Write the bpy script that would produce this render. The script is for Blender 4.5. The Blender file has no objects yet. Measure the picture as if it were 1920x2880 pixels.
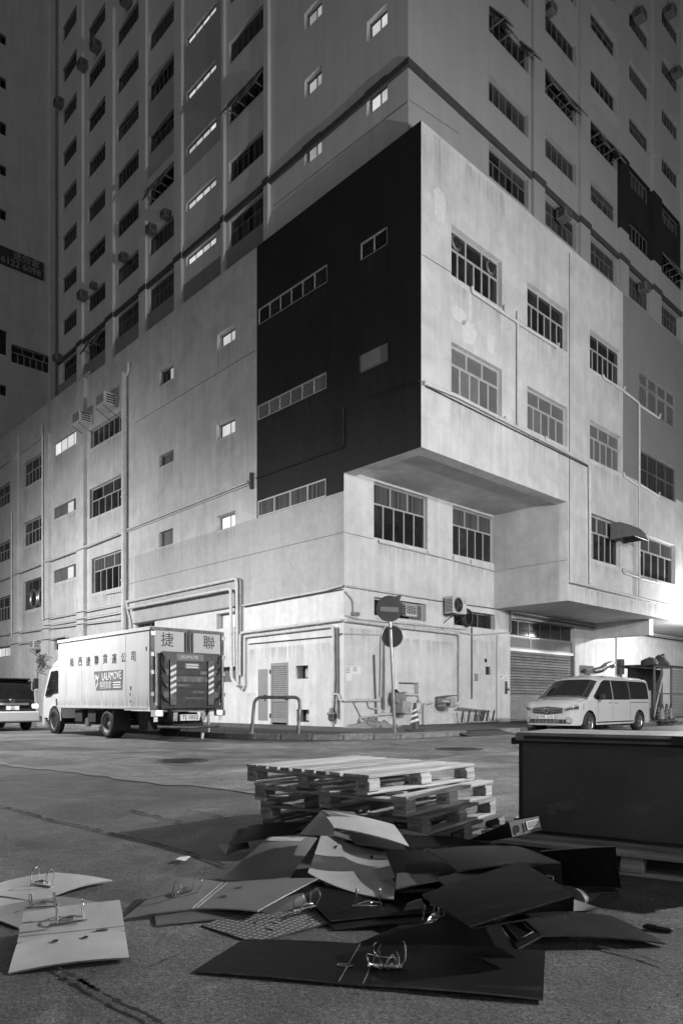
import bpy, math, random
from mathutils import Vector, Matrix, noise
random.seed(7)
R = math.radians
scene = bpy.context.scene
COL = scene.collection
# ------------------------------------------------------------------ camera, sky, lamps, exposure
F, CX, YH = 2013.0, 960.0, 1975.0          # focal length and horizon of the 1920 x 2880 photograph, in pixels
EYE = 1.0
cam_d = bpy.data.cameras.new('camera'); cam = bpy.data.objects.new('camera', cam_d); COL.objects.link(cam)
cam.location = (0, 0, EYE); cam.rotation_euler = (R(90), 0, 0)
cam_d.sensor_fit = 'HORIZONTAL'; cam_d.sensor_width = 36; cam_d.lens = 36 * F / 1920
cam_d.shift_y = (YH - 1440) / 1920
cam_d.clip_start = 0.05; cam_d.clip_end = 600
scene.camera = cam
world = bpy.data.worlds.new('World'); scene.world = world; world.use_nodes = True
wn = world.node_tree.nodes; wl = world.node_tree.links; wn.clear()
sky = wn.new('ShaderNodeTexSky'); sky.sky_type = 'NISHITA'; sky.sun_disc = False
sky.sun_elevation = R(8); sky.sun_rotation = R(190)
bw = wn.new('ShaderNodeRGBToBW'); bg = wn.new('ShaderNodeBackground'); wo = wn.new('ShaderNodeOutputWorld')
bg.inputs['Strength'].default_value = 0.029
wl.new(sky.outputs[0], bw.inputs[0]); wl.new(bw.outputs[0], bg.inputs[0]); wl.new(bg.outputs[0], wo.inputs[0])
sd = bpy.data.lights.new('moonlight', 'SUN'); sd.energy = 0.01; sd.angle = R(20)
so = bpy.data.objects.new('moonlight', sd); COL.objects.link(so); so.rotation_euler = (R(60), 0, R(-30))
vs = scene.view_settings
vs.view_transform = 'Standard'; vs.look = 'None'; vs.exposure = 0.0; vs.gamma = 1.0; vs.use_curve_mapping = False
# position, power, bulb radius of the street lamps that stand just outside the frame, and of the lamp on the wall
LAMP_RIGHT = ((12.0, 7.4, 6.8), 10800.0, 0.08)
LAMP_FAR_RIGHT = ((18.8, 14.2, 9.0), 4200.0, 0.12)
LAMP_NEAR = ((8.5, -4.5, 6.4), 850.0, 0.08)
LAMP_LEFT = ((-11.5, 19.0, 8.6), 9800.0, 0.12)
LAMP_STREET = ((-23.0, 30.0, 9.0), 9500.0, 0.12)
LAMP_WALL_POWER = 1500.0

# ------------------------------------------------------------------ building frame: local x runs along the right face, local y along the left face
ANG = math.atan2(1, 2131 / 2013.0)
dR = Vector((math.cos(ANG), math.sin(ANG), 0)); dL = Vector((-dR.y, dR.x, 0))
C0 = Vector((0.084, 24.2, 0.0))
def W(u, v, z=0.0):
    return C0 + dR * u + dL * v + Vector((0, 0, z))
def on(px, py, u=None, v=None):
    """the point (u, v, z) of a wall plane seen at photograph position px, py"""
    d = Vector(((px - CX) / F, 1.0, 0))
    n, c = (dR, u) if u is not None else (dL, v)
    t = (c + C0.dot(n)) / d.dot(n)
    p = d * t - C0
    return Vector((p.dot(dR), p.dot(dL), EYE + t * (YH - py) / F))
def G(px, py, z=0.0):
    """the point at height z seen at photograph position px, py below the horizon"""
    t = (EYE - z) * F / (py - YH)
    return Vector(((px - CX) / F * t, t, z))
def to_local(p):
    q = p - C0
    return Vector((q.dot(dR), q.dot(dL), p.z))

# ------------------------------------------------------------------ materials
def new_mat(name):
    m = bpy.data.materials.new(name); m.use_nodes = True
    return m, m.node_tree.nodes, m.node_tree.links, m.node_tree.nodes['Principled BSDF']
def g4(v): return (v, v, v, 1)
def mat(name, v, rough=0.6, metal=0.0, var=0.25, scale=4.0, bump=0.0, bscale=60.0, streak=0.0, spec=0.5, coat=0.0, rand=0.0, blot=0.0, dust=0.0, coords='Object'):
    """grey material: noise mottling, optional downward streaks, fine relief, variation from piece to piece"""
    m, n, l, b = new_mat(name)
    b.inputs['Roughness'].default_value = rough; b.inputs['Metallic'].default_value = metal
    b.inputs['Specular IOR Level'].default_value = spec; b.inputs['Coat Weight'].default_value = coat
    tc = n.new('ShaderNodeTexCoord')
    co = tc.outputs[coords]
    nz = n.new('ShaderNodeTexNoise'); nz.inputs['Scale'].default_value = scale; nz.inputs['Detail'].default_value = 8; nz.inputs['Roughness'].default_value = 0.62
    l.new(co, nz.inputs['Vector'])
    mr = n.new('ShaderNodeMapRange'); mr.inputs['From Min'].default_value = 0.28; mr.inputs['From Max'].default_value = 0.72
    mr.inputs['To Min'].default_value = 1 - var; mr.inputs['To Max'].default_value = 1 + var
    l.new(nz.outputs['Fac'], mr.inputs['Value'])
    val = mr.outputs[0]
    def mul(a, bb):
        x = n.new('ShaderNodeMath'); x.operation = 'MULTIPLY'
        l.new(a, x.inputs[0])
        if isinstance(bb, float): x.inputs[1].default_value = bb
        else: l.new(bb, x.inputs[1])
        return x.outputs[0]
    val = mul(val, float(v))
    if streak:
        mp = n.new('ShaderNodeMapping'); mp.inputs['Scale'].default_value = (3.2, 3.2, 0.22)
        l.new(co, mp.inputs['Vector'])
        n2 = n.new('ShaderNodeTexNoise'); n2.inputs['Scale'].default_value = 1.0; n2.inputs['Detail'].default_value = 7; n2.inputs['Roughness'].default_value = 0.6
        l.new(mp.outputs[0], n2.inputs['Vector'])
        m2 = n.new('ShaderNodeMapRange'); m2.inputs['From Min'].default_value = 0.3; m2.inputs['From Max'].default_value = 0.62
        m2.inputs['To Min'].default_value = 1 - streak; m2.inputs['To Max'].default_value = 1.0
        l.new(n2.outputs['Fac'], m2.inputs['Value'])
        val = mul(val, m2.outputs[0])
    if blot:                                     # worn, dirty blotches with their own outline
        n3 = n.new('ShaderNodeTexNoise'); n3.inputs['Scale'].default_value = 0.55; n3.inputs['Detail'].default_value = 10; n3.inputs['Roughness'].default_value = 0.7
        n3.inputs['Distortion'].default_value = 0.6
        l.new(co, n3.inputs['Vector'])
        m3 = n.new('ShaderNodeMapRange'); m3.inputs['From Min'].default_value = 0.42; m3.inputs['From Max'].default_value = 0.64
        m3.inputs['To Min'].default_value = 1.0; m3.inputs['To Max'].default_value = 1 - blot
        l.new(n3.outputs['Fac'], m3.inputs['Value'])
        val = mul(val, m3.outputs[0])
    if rand:
        oi = n.new('ShaderNodeObjectInfo')
        m4 = n.new('ShaderNodeMapRange'); m4.inputs['To Min'].default_value = 1 - rand; m4.inputs['To Max'].default_value = 1 + rand
        l.new(oi.outputs['Random'], m4.inputs['Value'])
        val = mul(val, m4.outputs[0])
    if dust:                                     # pale dust, scuffs and scratches
        mp6 = n.new('ShaderNodeMapping'); mp6.inputs['Rotation'].default_value = (0.3, 0.5, 0.7); mp6.inputs['Scale'].default_value = (1, 3.5, 2); l.new(co, mp6.inputs['Vector'])
        n6 = n.new('ShaderNodeTexNoise'); n6.inputs['Scale'].default_value = 3.0; n6.inputs['Detail'].default_value = 12; n6.inputs['Roughness'].default_value = 0.78; n6.inputs['Distortion'].default_value = 1.2
        l.new(mp6.outputs[0], n6.inputs['Vector'])
        m6 = n.new('ShaderNodeMapRange'); m6.inputs['From Min'].default_value = 0.55; m6.inputs['From Max'].default_value = 0.8; m6.inputs['To Max'].default_value = dust
        l.new(n6.outputs['Fac'], m6.inputs['Value'])
        a6 = n.new('ShaderNodeMath'); a6.operation = 'ADD'; l.new(val, a6.inputs[0]); l.new(m6.outputs[0], a6.inputs[1]); val = a6.outputs[0]
    l.new(val, b.inputs['Base Color'])
    if bump:
        n5 = n.new('ShaderNodeTexNoise'); n5.inputs['Scale'].default_value = bscale; n5.inputs['Detail'].default_value = 6; n5.inputs['Roughness'].default_value = 0.65
        l.new(co, n5.inputs['Vector'])
        bp = n.new('ShaderNodeBump'); bp.inputs['Strength'].default_value = bump; bp.inputs['Distance'].default_value = 0.02
        l.new(n5.outputs['Fac'], bp.inputs['Height']); l.new(bp.outputs[0], b.inputs['Normal'])
    return m
def emit(name, v, var=0.3, scale=3.0):
    m, n, l, b = new_mat(name)
    b.inputs['Base Color'].default_value = g4(0.5); b.inputs['Roughness'].default_value = 0.3
    tc = n.new('ShaderNodeTexCoord'); nz = n.new('ShaderNodeTexNoise'); nz.inputs['Scale'].default_value = scale; nz.inputs['Detail'].default_value = 3
    l.new(tc.outputs['Object'], nz.inputs['Vector'])
    oi = n.new('ShaderNodeObjectInfo')
    ad = n.new('ShaderNodeMath'); ad.operation = 'ADD'; l.new(nz.outputs['Fac'], ad.inputs[0]); l.new(oi.outputs['Random'], ad.inputs[1])
    mr = n.new('ShaderNodeMapRange'); mr.inputs['From Max'].default_value = 1.7; mr.inputs['To Min'].default_value = v * (1 - var); mr.inputs['To Max'].default_value = v * (1 + var)
    l.new(ad.outputs[0], mr.inputs['Value'])
    b.inputs['Emission Color'].default_value = g4(1); l.new(mr.outputs[0], b.inputs['Emission Strength'])
    return m
def curtain_mat(name, lo, hi, freq):
    """glass with a pleated curtain close behind it"""
    m, n, l, b = new_mat(name)
    b.inputs['Roughness'].default_value = 0.25
    tc = n.new('ShaderNodeTexCoord'); sx = n.new('ShaderNodeSeparateXYZ'); l.new(tc.outputs['Object'], sx.inputs[0])
    ad = n.new('ShaderNodeMath'); ad.operation = 'ADD'; l.new(sx.outputs[0], ad.inputs[0]); l.new(sx.outputs[1], ad.inputs[1])
    nz = n.new('ShaderNodeTexNoise'); nz.noise_dimensions = '1D'; nz.inputs['Scale'].default_value = freq; nz.inputs['Detail'].default_value = 3
    l.new(ad.outputs[0], nz.inputs['W'])
    mr = n.new('ShaderNodeMapRange'); mr.inputs['From Min'].default_value = 0.3; mr.inputs['From Max'].default_value = 0.7
    mr.inputs['To Min'].default_value = lo; mr.inputs['To Max'].default_value = hi
    l.new(nz.outputs['Fac'], mr.inputs['Value']); l.new(mr.outputs[0], b.inputs['Base Color'])
    return m
M = {}
M['white'] = mat('white_wall_paint', 0.56, 0.75, var=0.11, scale=1.7, bump=0.3, bscale=9, streak=0.13, blot=0.17)
M['white_low'] = mat('white_ground_floor_paint', 0.66, 0.75, var=0.09, scale=2.2, bump=0.3, bscale=12, streak=0.15, blot=0.16)
M['pale'] = mat('pale_grey_paint', 0.52, 0.8, var=0.10, scale=1.6, bump=0.3, bscale=9, streak=0.16, blot=0.18)
M['greyzone'] = mat('worn_grey_paint', 0.40, 0.8, var=0.09, scale=4.5, bump=0.3, bscale=9, streak=0.12, blot=0.14)
M['black'] = mat('black_wall_paint', 0.018, 0.7, var=0.22, scale=0.5, bump=0.3, bscale=7, spec=0.25, streak=0.25, dust=0.012)
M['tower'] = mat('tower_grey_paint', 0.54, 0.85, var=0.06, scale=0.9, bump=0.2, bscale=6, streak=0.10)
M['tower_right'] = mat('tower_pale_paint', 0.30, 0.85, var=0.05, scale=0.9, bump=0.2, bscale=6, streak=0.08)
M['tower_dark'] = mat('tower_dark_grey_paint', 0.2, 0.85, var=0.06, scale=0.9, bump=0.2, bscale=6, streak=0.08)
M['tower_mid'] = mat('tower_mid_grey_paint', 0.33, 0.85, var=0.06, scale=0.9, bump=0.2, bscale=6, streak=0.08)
M['wing'] = mat('neighbour_wall_paint', 0.6, 0.85, var=0.08, scale=0.7, bump=0.2, bscale=6, streak=0.12)
M['band'] = mat('dark_band_paint', 0.05, 0.7)
M['frame'] = mat('aluminium_window_frame', 0.45, 0.45, 0.3, var=0.12, scale=6)
M['frame_dark'] = mat('dull_window_frame', 0.13, 0.5, 0.2, var=0.2, scale=6)
M['glass'] = mat('dark_window_glass', 0.018, 0.07, var=0.6, scale=2.2, rand=0.6)
M['glass_tower'] = mat('dusty_dark_glass', 0.014, 0.16, var=0.6, scale=2.6, rand=0.7, spec=0.2)
M['glass_dull'] = mat('dull_tower_glass', 0.04, 0.3, spec=0.2, var=0.3, scale=3, rand=0.3)
M['glass_grey'] = mat('frosted_grey_glass', 0.13, 0.3, var=0.15, scale=3, rand=0.18)
M['board'] = mat('grey_infill_board', 0.19, 0.6, var=0.06)
M['curtain'] = curtain_mat('curtained_glass', 0.025, 0.12, 9.0)
M['curtain_dark'] = curtain_mat('dark_curtained_glass', 0.01, 0.06, 9.0)
M['lit'] = emit('lit_window_glass', 0.5, 0.6, 2.0)
M['lit_dim'] = emit('dim_lit_window_glass', 0.27, 0.5)
M['lit_tower'] = emit('lit_stair_window_glass', 0.5, 0.65, 2.5)
M['pipe'] = mat('painted_pipe', 0.5, 0.55, var=0.15, scale=3)
M['pipe_dark'] = mat('grey_pipe', 0.16, 0.5, 0.2, var=0.2, scale=3)
M['cable'] = mat('dark_cable', 0.04, 0.6)
M['metal'] = mat('worn_steel', 0.35, 0.35, 0.8, var=0.3, scale=8)
M['chrome'] = mat('bright_steel', 0.75, 0.14, 1.0, var=0.1, scale=8)
M['dark_metal'] = mat('dark_steel', 0.06, 0.45, 0.5, var=0.3, scale=8)
M['door_grey'] = mat('grey_door_paint', 0.24, 0.5, var=0.12, scale=3)
M['shutter'] = mat('galvanised_shutter', 0.42, 0.45, 0.4, var=0.2, scale=3, streak=0.15)
M['hole'] = mat('dark_void', 0.008, 0.9)
M['paper'] = mat('torn_paper', 0.75, 0.8, var=0.1, scale=20)
M['ac'] = mat('air_conditioner_casing', 0.5, 0.5, var=0.15, scale=5)
M['ac_dark'] = mat('sooty_air_conditioner_casing', 0.12, 0.6, var=0.3, scale=5)
M['plaster'] = mat('repainted_patch', 0.575, 0.8, var=0.1, scale=8)
M['print'] = mat('black_print', 0.015, 0.5)
M['print_grey'] = mat('grey_print', 0.22, 0.5)
def stain_mat(name, v, strength):
    m, n, l, b = new_mat(name); b.inputs['Base Color'].default_value = g4(v); b.inputs['Roughness'].default_value = 0.9
    tc = n.new('ShaderNodeTexCoord'); oi = n.new('ShaderNodeObjectInfo'); mp = n.new('ShaderNodeMapping'); mp.inputs['Scale'].default_value = (9, 9, 0.5); l.new(tc.outputs['Object'], mp.inputs['Vector'])
    nz = n.new('ShaderNodeTexNoise'); nz.inputs['Scale'].default_value = 1; nz.inputs['Detail'].default_value = 6; nz.inputs['Roughness'].default_value = .6; l.new(mp.outputs[0], nz.inputs['Vector'])
    r1 = n.new('ShaderNodeMapRange'); r1.inputs['From Min'].default_value = .42; r1.inputs['From Max'].default_value = .68; r1.inputs['To Max'].default_value = strength; l.new(nz.outputs['Fac'], r1.inputs['Value'])
    sx = n.new('ShaderNodeSeparateXYZ'); l.new(tc.outputs['Generated'], sx.inputs[0]); pw = n.new('ShaderNodeMath'); pw.operation = 'POWER'; pw.inputs[1].default_value = 1.6; l.new(sx.outputs[2], pw.inputs[0])
    mu = n.new('ShaderNodeMath'); mu.operation = 'MULTIPLY'; l.new(r1.outputs[0], mu.inputs[0]); l.new(pw.outputs[0], mu.inputs[1]); l.new(mu.outputs[0], b.inputs['Alpha'])
    return m
M['drip'] = stain_mat('rain_drip_stain', 0.1, 0.34); M['drip_black'] = stain_mat('pale_streak_on_black', 0.10, 0.25); M['drip_light'] = stain_mat('pale_drip_stain', 0.1, 0.32)

# ------------------------------------------------------------------ mesh helpers
class MB:
    def __init__(s): s.v = []; s.f = []; s.m = []; s.sm = []
    def add(s, vs_, fs_, mi=0, smooth=False):
        o = len(s.v); s.v += [tuple(p) for p in vs_]
        for f in fs_:
            s.f.append([i + o for i in f]); s.m.append(mi); s.sm.append(smooth)
    def quad(s, a, b, c, d, mi=0): s.add([a, b, c, d], [(0, 1, 2, 3)], mi)
    def box(s, c, size, rot=None, mi=0, taper=1.0):
        hx, hy, hz = size[0] / 2, size[1] / 2, size[2] / 2
        P = [Vector((x * hx * (taper if z > 0 else 1), y * hy * (taper if z > 0 else 1), z * hz)) for z in (-1, 1) for y in (-1, 1) for x in (-1, 1)]
        if rot is not None: P = [rot @ p for p in P]
        c = Vector(c)
        s.add([p + c for p in P], [(0, 2, 3, 1), (4, 5, 7, 6), (0, 1, 5, 4), (2, 6, 7, 3), (0, 4, 6, 2), (1, 3, 7, 5)], mi)
    def span(s, a, b, mi=0):
        a, b = Vector(a), Vector(b)
        s.box((a + b) / 2, [abs(x) for x in (b - a)], None, mi)
    def bbox(s, c, size, bev, rot=None, mi=0):
        """box with chamfered long edges (two sizes crossed)"""
        hx, hy, hz = size[0] / 2, size[1] / 2, size[2] / 2
        b = bev; P = []; c = Vector(c)
        ring = lambda z, i: [(hx - i, -hy + b + (0), z), (hx - i, hy - b, z), (hx - b, hy - i, z), (-hx + b, hy - i, z), (-hx + i, hy - b, z), (-hx + i, -hy + b, z), (-hx + b, -hy + i, z), (hx - b, -hy + i, z)]
        rings = [ring(-hz, b), ring(-hz + b, 0), ring(hz - b, 0), ring(hz, b)]
        for r_ in rings: P += [Vector(p) for p in r_]
        if rot is not None: P = [rot @ p for p in P]
        fs = []
        for k in range(3):
            for i in range(8):
                j = (i + 1) % 8
                fs.append((k * 8 + i, k * 8 + j, k * 8 + 8 + j, k * 8 + 8 + i))
        fs.append(tuple(range(7, -1, -1))); fs.append(tuple(range(24, 32)))
        s.add([p + c for p in P], fs, mi)
    def tube(s, pts, r, n=8, mi=0, cap=True):
        pts = [Vector(p) for p in pts]; rings = []
        prev = None
        for i, p in enumerate(pts):
            t = (pts[min(i + 1, len(pts) - 1)] - pts[max(i - 1, 0)]).normalized()
            if prev is None:
                a = t.orthogonal().normalized()
            else:
                a = (prev - t * prev.dot(t))
                a = a.normalized() if a.length > 1e-6 else t.orthogonal().normalized()
            prev = a; b = t.cross(a)
            rr = r[i] if isinstance(r, (list, tuple)) else r
            rings.append([p + (a * math.cos(2 * math.pi * k / n) + b * math.sin(2 * math.pi * k / n)) * rr for k in range(n)])
        vs_ = [q for ring in rings for q in ring]; fs = []
        for i in range(len(pts) - 1):
            for k in range(n):
                fs.append((i * n + k, i * n + (k + 1) % n, (i + 1) * n + (k + 1) % n, (i + 1) * n + k))
        s.add(vs_, fs, mi, True)
        if cap:
            s.add(rings[0], [tuple(range(n))], mi); s.add(rings[-1], [tuple(range(n))], mi)
    def disc(s, c, nrm, r, n=20, mi=0, r2=None, depth=0.0):
        """flat disc, or cylinder of some depth, facing nrm"""
        nrm = Vector(nrm).normalized(); a = nrm.orthogonal().normalized(); b = nrm.cross(a); c = Vector(c)
        top = [c + (a * math.cos(2 * math.pi * k / n) + b * math.sin(2 * math.pi * k / n)) * r for k in range(n)]
        s.add(top, [tuple(range(n))], mi)
        if depth:
            rr = r if r2 is None else r2
            bot = [c - nrm * depth + (a * math.cos(2 * math.pi * k / n) + b * math.sin(2 * math.pi * k / n)) * rr for k in range(n)]
            s.add(top + bot, [(k, (k + 1) % n, n + (k + 1) % n, n + k) for k in range(n)], mi, True)
            s.add(bot, [tuple(range(n))], mi)
    def lathe(s, prof, c, axis, n=28, mi=0, smooth=True):
        """prof: (radius, offset along axis)"""
        ax = Vector(axis).normalized(); a = ax.orthogonal().normalized(); b = ax.cross(a); c = Vector(c)
        vs_ = []
        for r, h in prof:
            vs_ += [c + ax * h + (a * math.cos(2 * math.pi * k / n) + b * math.sin(2 * math.pi * k / n)) * r for k in range(n)]
        fs = [(i * n + k, i * n + (k + 1) % n, (i + 1) * n + (k + 1) % n, (i + 1) * n + k) for i in range(len(prof) - 1) for k in range(n)]
        s.add(vs_, fs, mi, smooth)
    def build(s, name, mats, parent=None, loc=None, rotz=None):
        me = bpy.data.meshes.new(name); me.from_pydata(s.v, [], s.f)
        if not isinstance(mats, (list, tuple)): mats = [mats]
        for m in mats: me.materials.append(m)
        me.polygons.foreach_set('material_index', s.m); me.polygons.foreach_set('use_smooth', s.sm)
        me.update()
        o = bpy.data.objects.new(name, me); COL.objects.link(o)
        if parent is not None: o.parent = parent
        if loc is not None: o.location = loc
        if rotz is not None: o.rotation_euler = (0, 0, rotz)
        return o
def thing(name, label, cat, loc=(0, 0, 0), rotz=0.0, group=None):
    o = bpy.data.objects.new(name, None); COL.objects.link(o); o.empty_display_size = 0.2
    o.location = loc; o.rotation_euler = (0, 0, rotz); o['label'] = label; o['category'] = cat
    if group: o['group'] = group
    return o
def tag(o, label=None, cat=None, group=None, kind=None):
    for k, x in (('label', label), ('category', cat), ('group', group), ('kind', kind)):
        if x: o[k] = x
    return o
def copy_tree(o, parent=None):
    c = o.copy(); COL.objects.link(c); c.parent = parent
    for ch in list(o.children): copy_tree(ch, c)
    return c
def text(name, body, size, origin, xdir, ydir, m, parent, align='CENTER', extrude=0.003, squash=1.0):
    cu = bpy.data.curves.new('lettering', 'FONT'); cu.body = body; cu.size = size; cu.align_x = align; cu.align_y = 'CENTER'; cu.extrude = extrude
    cu.resolution_u = 2
    ob = bpy.data.objects.new('lettering', cu); COL.objects.link(ob)
    dg = bpy.context.evaluated_depsgraph_get()
    me = bpy.data.meshes.new_from_object(ob.evaluated_get(dg)); bpy.data.objects.remove(ob)
    x, y = Vector(xdir).normalized(), Vector(ydir).normalized(); zz = x.cross(y); o0 = Vector(origin)
    for vv in me.vertices: vv.co = o0 + x * vv.co.x * squash + y * vv.co.y + zz * vv.co.z
    me.materials.clear(); me.materials.append(m)
    o = bpy.data.objects.new(name, me); COL.objects.link(o); o.parent = parent
    return o
UP = Vector((0, 0, 1))
# ================================================================== BUILDINGS
def uniq(xs):
    xs = sorted(xs); out = []
    for x in xs:
        if not out or x - out[-1] > 1e-3: out.append(x)
    return out
def wall(mb, plane, const, a0, a1, z0, z1, holes=(), zones=(), mi=0):
    """a wall sheet with real openings and their reveals; plane 'u' looks along -u, plane 'v' along -v"""
    P = (lambda a, z, d=0.0: (const + d, a, z)) if plane == 'u' else (lambda a, z, d=0.0: (a, const + d, z))
    holes = [h for h in holes if h[0] >= a0 - 1e-6 and h[1] <= a1 + 1e-6]
    As = uniq([a0, a1] + [x for h in holes for x in h[:2]] + [x for q in zones for x in q[:2]])
    Zs = uniq([z0, z1] + [x for h in holes for x in h[2:4]] + [x for q in zones for x in q[2:4]])
    As = [a for a in As if a0 - 1e-6 <= a <= a1 + 1e-6]; Zs = [z for z in Zs if z0 - 1e-6 <= z <= z1 + 1e-6]
    def zone(a, z):
        k = mi
        for q in zones:
            if q[0] < a < q[1] and q[2] < z < q[3]: k = q[4]
        return k
    for i in range(len(As) - 1):
        for j in range(len(Zs) - 1):
            a, z = (As[i] + As[i + 1]) / 2, (Zs[j] + Zs[j + 1]) / 2
            if any(h[0] < a < h[1] and h[2] < z < h[3] for h in holes): continue
            mb.quad(P(As[i], Zs[j]), P(As[i + 1], Zs[j]), P(As[i + 1], Zs[j + 1]), P(As[i], Zs[j + 1]), zone(a, z))
    for h in holes:
        d = h[4]; k = zone((h[0] + h[1]) / 2, (h[2] + h[3]) / 2)
        c = [(h[0], h[2]), (h[1], h[2]), (h[1], h[3]), (h[0], h[3])]
        for q in range(4):
            A, B_ = c[q], c[(q + 1) % 4]
            mb.quad(P(*A), P(*B_), P(*B_, d), P(*A, d), k)
class Side:
    """one wall plane: collects its openings, then makes the windows in them"""
    def __init__(s, plane, const): s.plane, s.c, s.holes, s.wins = plane, const, [], []
    def P(s, a, z, d=0.0): return (s.c + d, a, z) if s.plane == 'u' else (a, s.c + d, z)
    def px(s, x, y):
        p = on(x, y, **{s.plane: s.c}); return (p.y if s.plane == 'u' else p.x), p.z
    def hole_px(s, x0, x1, yt, yb, depth=0.16):
        """opening from its left edge: top and bottom height read at x0, width from x0 to x1"""
        a, z1 = s.px(x0, yt); _, z0 = s.px(x0, yb); b, _ = s.px(x1, yt)
        h = (min(a, b), max(a, b), z0, z1, depth); s.holes.append(h); return h
    def hole(s, a0, a1, z0, z1, depth=0.16):
        h = (a0, a1, z0, z1, depth); s.holes.append(h); return h
    def box(s, mb, a0, a1, z0, z1, d0, d1, mi=0): mb.span(s.P(a0, z0, d0), s.P(a1, z1, d1), mi)
    def window(s, h, rows, frame, panes, parent, fw=0.05, split=True, label=None, inset=0.03, sill=None, skip=()):
        """rows: top to bottom [(share of height, panes across)]; panes: material or function (row, col) -> material"""
        a0, a1, z0, z1, d = h; mb = MB(); e = 0.004
        fd0, fd1 = d - 0.045, d - 0.002
        A0, A1, Z0, Z1 = a0 + e, a1 - e, z0 + e, z1 - e
        s.box(mb, A0, A1, Z1 - fw, Z1, fd0, fd1); s.box(mb, A0, A1, Z0, Z0 + fw, fd0, fd1)
        s.box(mb, A0, A0 + fw, Z0 + fw, Z1 - fw, fd0, fd1); s.box(mb, A1 - fw, A1, Z0 + fw, Z1 - fw, fd0, fd1)
        cells = []; z = Z1 - fw; H = Z1 - Z0 - 2 * fw
        for ri, (fr, nc) in enumerate(rows):
            zb = z - H * fr
            if ri < len(rows) - 1: s.box(mb, A0 + fw, A1 - fw, zb - fw / 2, zb + fw / 2, fd0 + 0.004, fd1)
            lo = zb + (fw / 2 if ri < len(rows) - 1 else 0); hi = z - (fw / 2 if ri else 0)
            w = (A1 - A0 - 2 * fw) / nc
            for c in range(nc):
                x0 = A0 + fw + c * w; x1 = x0 + w
                if c: s.box(mb, x0 - fw / 2, x0 + fw / 2, lo, hi, fd0 + 0.006, fd1)
                cells.append((ri, c, x0 + (fw / 2 if c else 0), x1 - (fw / 2 if c < nc - 1 else 0), lo, hi))
            z = zb
        win = mb.build('window', frame, parent)
        if label: win['label'] = label
        pf = panes if callable(panes) else (lambda r_, c_: panes)
        def pane(x0, x1, lo, hi, m):
            q = MB(); s.box(q, x0 - 0.006, x1 + 0.006, lo - 0.006, hi + 0.006, d - 0.024, d - 0.014); q.build('pane', m, win)
        if split:
            for (ri, c, x0, x1, lo, hi) in cells:
                if (ri, c) not in skip: pane(x0, x1, lo, hi, pf(ri, c))
        else:
            pane(A0 + fw, A1 - fw, Z0 + fw, Z1 - fw, pf(0, 0))
        if sill:
            q = MB(); s.box(q, a0 - 0.06, a1 + 0.06, z0 - 0.07, z0 - 0.005, -sill, 0.02); q.build('sill', M['pale'], win)
        return win
B = thing('factory_building', 'tall pale industrial block with black painted overhanging corner above the street junction', 'building', C0, ANG)
LF = Side('u', 0.0)          # podium and ground floor, left face
BX = Side('v', -3.4)         # overhanging boxes, right face
RF = Side('v', 0.0)          # recessed right face under the overhang
TL = Side('u', 0.3)          # tower, left face
TR = Side('v', -2.61)        # tower, right face
ZS, ZR = 8.75, 18.68         # soffit and roof of the white box
UB, UE = 8.72, 13.39         # edge of the lower right box; end of the white paint
ZB = 4.94
UEND = 30.0; VEND = 48.0; VW = 24.88
jobs = []
def win(side, px, rows, frame, panes, depth=0.16, **k):
    h = side.hole_px(*px, depth=depth); jobs.append((side, h, rows, frame, panes, k)); return h
def lit_or(m2, cols):
    return lambda r_, c_: M[m2] if (r_, c_) in cols else M['lit']
# --- left face: small stair windows
for px, m in (((610.7, 661.3, 941, 984.7), 'lit'), ((608.5, 661, 1193.6, 1238), 'lit'), ((608.5, 661, 1453, 1494), 'lit'), ((609, 661, 1727, 1770), 'lit_dim'), ((609, 661, 1878, 1920), 'glass_grey')):
    win(LF, px, [(1, 2)], M['frame_dark'], M[m], 0.3, fw=0.045)
win(LF, (447.7, 488, 1044.4, 1087), [(1, 2)], M['frame_dark'], lambda r_, c_: M['lit_dim'] if c_ == 0 else M['glass'], 0.25, fw=0.045)
for px in ((447.7, 488, 1283, 1315), (446.4, 486.6, 1498.6, 1541)):
    win(LF, px, [(1, 2)], M['frame_dark'], M['glass_grey'], 0.25, fw=0.045)
# --- left face: wide bay beside the thick down pipe
win(LF, (254.8, 345, 1209.7, 1262.5), [(1, 6)], M['frame'], M['glass'], 0.2, fw=0.06, label='dark window strip under the two box air conditioners')
win(LF, (252, 345, 1377, 1460), [(.4, 3), (.6, 5)], M['frame'], lambda r_, c_: M['glass'] if r_ or c_ > 1 else M['curtain_dark'], 0.2, fw=0.06)
win(LF, (258, 345, 1572.3, 1670.5), [(.36, 3), (.64, 5)], M['frame'], lambda r_, c_: M['glass'] if r_ else M['curtain'], 0.2, fw=0.06)
win(LF, (151.5, 224, 1248.7, 1285.5), [(1, 4)], M['frame_dark'], M['lit'], 0.12, fw=0.05, label='brightly lit narrow window strip')
win(LF, (151.5, 223, 1430, 1462), [(1, 4)], M['frame_dark'], lambda r_, c_: M['lit_dim'] if c_ == 1 else M['glass_grey'], 0.12, fw=0.05)
win(LF, (151, 223, 1606, 1641.5), [(1, 4)], M['frame_dark'], lambda r_, c_: M['lit_dim'] if c_ == 1 else M['glass_grey'], 0.12, fw=0.05)
for px in ((64.3, 124, 1306, 1375), (63.8, 124, 1474, 1541)):
    win(LF, px, [(.42, 3), (.58, 6)], M['frame'], lambda r_, c_: M['glass'] if r_ else M['curtain_dark'], 0.2, fw=0.07)
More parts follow.
